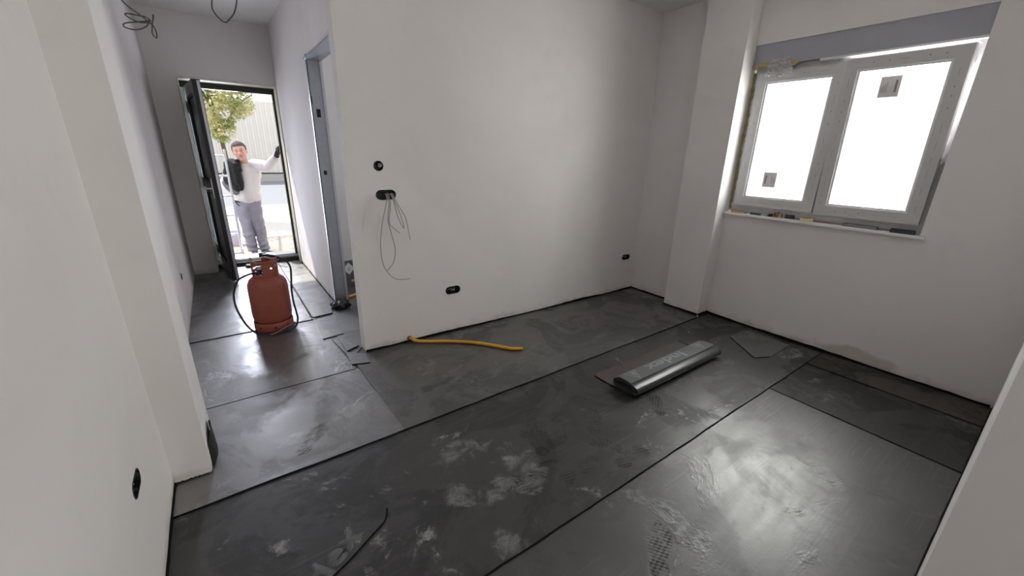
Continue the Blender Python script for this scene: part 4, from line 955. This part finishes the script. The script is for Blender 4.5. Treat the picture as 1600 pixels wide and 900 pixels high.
def man():
    root = empty('person', (0.36, 6.9, GZ), 'man in pale grey long sleeved shirt leaning one gloved hand on the entrance door frame', 'person')
    Y = 6.90
    hc = Vector((0.346, 6.80, 1.385)); tilt = Matrix.Rotation(rad(-9), 4, 'Y') @ Matrix.Rotation(rad(-5), 4, 'X') @ Matrix.Rotation(rad(-8), 4, 'Z')
    def H(x, y, z): return hc + (tilt @ Vector((x, y, z)))
    shL = Vector((0.525, 6.90, 1.215)); elL = Vector((0.640, 6.665, 1.205)); wrL = Vector((0.722, 6.43, 1.320)); haL = Vector((0.742, 6.372, 1.385))
    shR = Vector((0.215, 6.92, 1.20)); elR = Vector((0.100, 6.99, 0.955)); wrR = Vector((0.180, 6.885, 0.785)); haR = Vector((0.212, 6.870, 0.725))
    # one continuous body: head, neck, trunk, arms, legs
    prims = [('e', H(0, 0.012, 0.038), (0.079, 0.095, 0.088), tilt), ('e', H(0, -0.012, -0.030), (0.068, 0.070, 0.080), tilt), ('e', H(0, -0.020, -0.060), (0.056, 0.056, 0.046), tilt), ('e', H(0, -0.030, -0.088), (0.036, 0.034, 0.028), tilt),
             ('e', H(0, -0.078, 0.020), (0.052, 0.016, 0.012), tilt), ('c', H(0, -0.082, 0.005), H(0, -0.104, -0.034), 0.008, 0.0135), ('e', H(0.014, -0.090, -0.036), (0.008, 0.010, 0.007), tilt), ('e', H(-0.014, -0.090, -0.036), (0.008, 0.010, 0.007), tilt),
             ('e', H(0.036, -0.060, -0.022), (0.022, 0.018, 0.018), tilt), ('e', H(-0.036, -0.060, -0.022), (0.022, 0.018, 0.018), tilt),
             ('e', H(0, -0.083, -0.060), (0.022, 0.010, 0.010), tilt),
             ('e', H(0.079, 0.012, -0.008), (0.010, 0.020, 0.032), tilt), ('e', H(-0.079, 0.012, -0.008), (0.010, 0.020, 0.032), tilt),
             ('c', H(0, 0.02, -0.06), (0.370, 6.89, 1.20), 0.056, 0.062),
             ('c', (0.30, 6.90, 1.14), (0.44, 6.90, 1.15), 0.06, 0.06), ('c', (0.32, 6.90, 1.08), (0.31, 6.90, 0.74), 0.085, 0.08), ('c', (0.41, 6.90, 1.08), (0.38, 6.90, 0.74), 0.085, 0.08),
             ('c', shL, elL, 0.046, 0.036), ('c', elL, wrL, 0.036, 0.026), ('c', shR, elR, 0.046, 0.036), ('c', elR, wrR, 0.036, 0.026),
             ('c', (0.27, 6.90, 0.68), (0.285, 6.88, 0.33), 0.08, 0.05), ('c', (0.285, 6.88, 0.33), (0.30, 6.92, 0.03), 0.048, 0.036),
             ('c', (0.40, 6.90, 0.68), (0.415, 6.87, 0.33), 0.08, 0.05), ('c', (0.415, 6.87, 0.33), (0.425, 6.91, 0.03), 0.048, 0.036)]
    # right hand (bare of the photograph's view: half in the pocket) - palm and curled fingers
    def hand(wr, palm, fdir, tdir, spread, rr, curl, nrm):
        out = [('c', wr, palm, rr*2.6, rr*2.9, )]
        for i, ln in enumerate((0.060, 0.070, 0.066, 0.052)):
            b = palm + spread*((i-1.5)*rr*2.15) + fdir*rr*1.6
            k1 = b+fdir*ln*0.55; k2 = k1+(fdir*cos(curl)+nrm*sin(curl)).normalized()*ln*0.38; k3 = k2+(fdir*cos(curl*1.9)+nrm*sin(curl*1.9)).normalized()*ln*0.30
            out += [('c', b, k1, rr, rr*0.93), ('c', k1, k2, rr*0.93, rr*0.85), ('c', k2, k3, rr*0.85, rr*0.75)]
        tb = palm - spread*rr*3.0 - fdir*rr*0.8
        t1 = tb+(tdir)*0.034; t2 = t1+(tdir*0.6+fdir*0.6).normalized()*0.030
        out += [('c', tb, t1, rr*1.2, rr), ('c', t1, t2, rr, rr*0.85)]
        return out
    body = blob('body', prims, 0.0075, M_skin, root, 3)
    # face details
    for s_ in (-1, 1):
        bm = bmesh.new(); bmesh.ops.create_uvsphere(bm, u_segments=14, v_segments=8, radius=0.0115, matrix=Matrix.Translation(H(s_*0.030, -0.071, 0.002)) @ tilt @ Matrix.Diagonal((1.15, 0.7, 0.62, 1))); e_ = fin('eye', bm, M_eyew, root, smooth=True)
        bm = bmesh.new(); bmesh.ops.create_uvsphere(bm, u_segments=10, v_segments=8, radius=0.0055, matrix=Matrix.Translation(H(s_*0.030, -0.0775, 0.002))); fin('iris', bm, M_eyed, e_, smooth=True)
        bm = bmesh.new(); tube(bm, [H(s_*0.012, -0.088, 0.020), H(s_*0.030, -0.088, 0.026), H(s_*0.048, -0.076, 0.019)], [0.0035, 0.0045, 0.003], 8); fin('eyebrow', bm, M_hair, root, smooth=True)
    bm = bmesh.new(); tube(bm, [H(-0.022, -0.087, -0.057), H(-0.010, -0.093, -0.060), H(0.010, -0.093, -0.060), H(0.022, -0.087, -0.057)], [0.003, 0.006, 0.006, 0.003], 8); fin('mouth', bm, M_lip, root, smooth=True)
    # short hair cap
    bm = bmesh.new(); bmesh.ops.create_uvsphere(bm, u_segments=36, v_segments=24, radius=1.0, matrix=Matrix.Translation(H(0, 0.018, 0.044)) @ tilt @ Matrix.Diagonal((0.084, 0.099, 0.091, 1)))
    ti = tilt.inverted()
    for f in list(bm.faces):
        c = ti @ (f.calc_center_median()-hc)
        line = 0.068 if c.y < -0.035 else (0.068-(c.y+0.035)*2.2 if c.y < 0.02 else -0.052)
        if c.z < line: bm.faces.remove(f)
    for v in [v for v in bm.verts if not v.link_faces]: bm.verts.remove(v)
    for v in bm.verts: v.co += (v.co-hc).normalized()*0.004*noise.noise(v.co*70)
    hr = fin('hair', bm, M_hair, root, smooth=True); so = hr.modifiers.new('s', 'SOLIDIFY'); so.thickness = 0.008; so.offset = -0.3; bpy.context.view_layer.update(); evaluate(hr)
    # shirt
    sp = [('c', (0.255, 6.91, 1.165), (0.475, 6.905, 1.185), 0.082, 0.082), ('c', (0.30, 6.90, 1.10), (0.44, 6.90, 1.10), 0.125, 0.125, 0.95), ('c', (0.300, 6.90, 1.12), (0.290, 6.90, 0.80), 0.118, 0.122, 0.98), ('c', (0.440, 6.90, 1.12), (0.392, 6.90, 0.80), 0.112, 0.120, 0.98), ('c', (0.365, 6.885, 1.10), (0.345, 6.875, 0.80), 0.120, 0.128), ('c', (0.290, 6.90, 0.785), (0.395, 6.90, 0.785), 0.130, 0.130, 0.92),
          ('c', (0.362, 6.885, 1.19), (0.362, 6.865, 1.245), 0.080, 0.062),
          ('c', shL-Vector((0.03, 0, 0)), elL, 0.080, 0.066), ('c', elL, wrL, 0.066, 0.048), ('c', shR+Vector((0.03, 0, 0)), elR, 0.076, 0.060), ('c', elR, wrR, 0.058, 0.042)]
    st = blob('shirt', sp, 0.010, M_shirt, root, 6, (0.007, 7.0, (1, 1, 1.3)))
    bm = bmesh.new(); pts = [Vector((0.358+0.060*cos(a), 6.868+0.056*sin(a), 1.262+0.012*sin(a))) for a in [2*pi*k/24 for k in range(25)]]; tube(bm, pts, 0.0065, 8); fin('collar', bm, M_shirt, root, smooth=True)
    # trousers
    tp = [('c', (0.280, 6.90, 0.70), (0.395, 6.90, 0.70), 0.108, 0.108, 0.95), ('c', (0.268, 6.895, 0.62), (0.278, 6.86, 0.33), 0.100, 0.072), ('c', (0.278, 6.86, 0.33), (0.292, 6.915, 0.06), 0.072, 0.064), ('e', (0.296, 6.895, 0.030), (0.070, 0.085, 0.034), I4),
          ('e', (0.288, 6.89, 0.11), (0.072, 0.078, 0.040), Matrix.Rotation(0.3, 4, 'Y')), ('e', (0.272, 6.862, 0.26), (0.076, 0.076, 0.05), Matrix.Rotation(-0.35, 4, 'Y')), ('e', (0.424, 6.862, 0.36), (0.082, 0.078, 0.06), Matrix.Rotation(0.4, 4, 'Y')), ('e', (0.440, 6.885, 0.10), (0.072, 0.078, 0.04), Matrix.Rotation(-0.3, 4, 'Y')),
          ('c', (0.402, 6.895, 0.62), (0.424, 6.87, 0.33), 0.098, 0.072), ('c', (0.424, 6.87, 0.33), (0.440, 6.91, 0.06), 0.070, 0.062), ('e', (0.446, 6.89, 0.030), (0.072, 0.085, 0.034), I4)]
    tr = blob('trousers', tp, 0.0075, M_trous, root, 3, (0.013, 8.0, (1.3, 1, 1.1)))
    bm = bmesh.new(); box(bm, 0.375, 0.455, 6.772, 6.785, 0.33, 0.44); fin('knee_pocket', bm, M_trous, tr, bevel=0.005)
    # shoes
    for cx, an in ((0.310, rad(0)), (0.455, rad(38))):
        m_ = Matrix.Translation((cx, 6.86, GZ)) @ Matrix.Rotation(an, 4, 'Z')
        so_ = blob('shoe', [('c', m_ @ Vector((0, 0.04, 0.055)), m_ @ Vector((0, -0.05, 0.045)), 0.040, 0.038), ('c', m_ @ Vector((0, -0.05, 0.042)), m_ @ Vector((0, -0.125, 0.036)), 0.038, 0.034), ('c', m_ @ Vector((0, 0.035, 0.06)), m_ @ Vector((0, 0.035, 0.10)), 0.042, 0.038)], 0.008, M_shoe, root, 3)
        bm = bmesh.new(); poly = [(0.040*sin(t)*(1.0+0.12*cos(t)), -0.042-0.125*cos(t)) for t in [2*pi*k/28 for k in range(28)]]
        vs = prism(bm, poly, 0.0, 0.022); bmesh.ops.transform(bm, matrix=m_, verts=vs); fin('sole', bm, M_sole, so_, bevel=0.003)
    # gloves with five separate fingers
    up = Vector((0.12, -0.12, 1)).normalized()
    gl = hand(wrL, haL, up, Vector((-0.5, -0.75, 0.3)).normalized(), Vector((-0.25, 1, 0.1)).normalized()*1.0, 0.0112, 0.55, Vector((0.75, -0.55, 0)).normalized())
    gl.append(('c', wrL-(haL-wrL)*0.25, wrL+(haL-wrL)*0.4, 0.036, 0.034))
    g1 = blob('glove', gl, 0.0045, M_glove, root, 2); g1['label'] = 'black work glove on the door frame'
    dn_ = (haR-wrR).normalized()
    gr = hand(wrR, haR, dn_, Vector((0.6, -0.7, 0)).normalized(), Vector((0.5, 0.8, 0)).normalized(), 0.0105, 0.35, Vector((0.6, 0.1, -0.2)).normalized())
    blob('glove', gr, 0.0045, M_glove, root, 2)
    # jacket slung over the right shoulder
    jp = [('e', (0.225, 6.88, 1.235), (0.085, 0.11, 0.060), I4), ('c', (0.195, 6.825, 1.20), (0.165, 6.84, 1.02), 0.062, 0.070), ('c', (0.245, 6.785, 1.20), (0.27, 6.76, 1.02), 0.048, 0.056), ('c', (0.27, 6.76, 1.02), (0.285, 6.765, 0.90), 0.052, 0.030),
          ('c', (0.18, 6.82, 1.0), (0.235, 6.79, 0.90), 0.06, 0.045), ('c', (0.285, 6.80, 1.26), (0.30, 6.765, 1.15), 0.032, 0.035)]
    jk = blob('jacket', jp, 0.009, M_jacket, root, 5, (0.010, 11.0, (1, 1, 1.5))); jk['label'] = 'black jacket slung over one shoulder'
    blob('jacket_lining', [('c', (0.15, 6.84, 0.92), (0.215, 6.80, 0.86), 0.05, 0.045), ('c', (0.12, 6.88, 0.98), (0.15, 6.84, 0.92), 0.04, 0.05)], 0.009, M_lining, jk, 4, (0.006, 12, (1, 1, 1)))
    adopt(root)
    for c in root.children: pass
man()
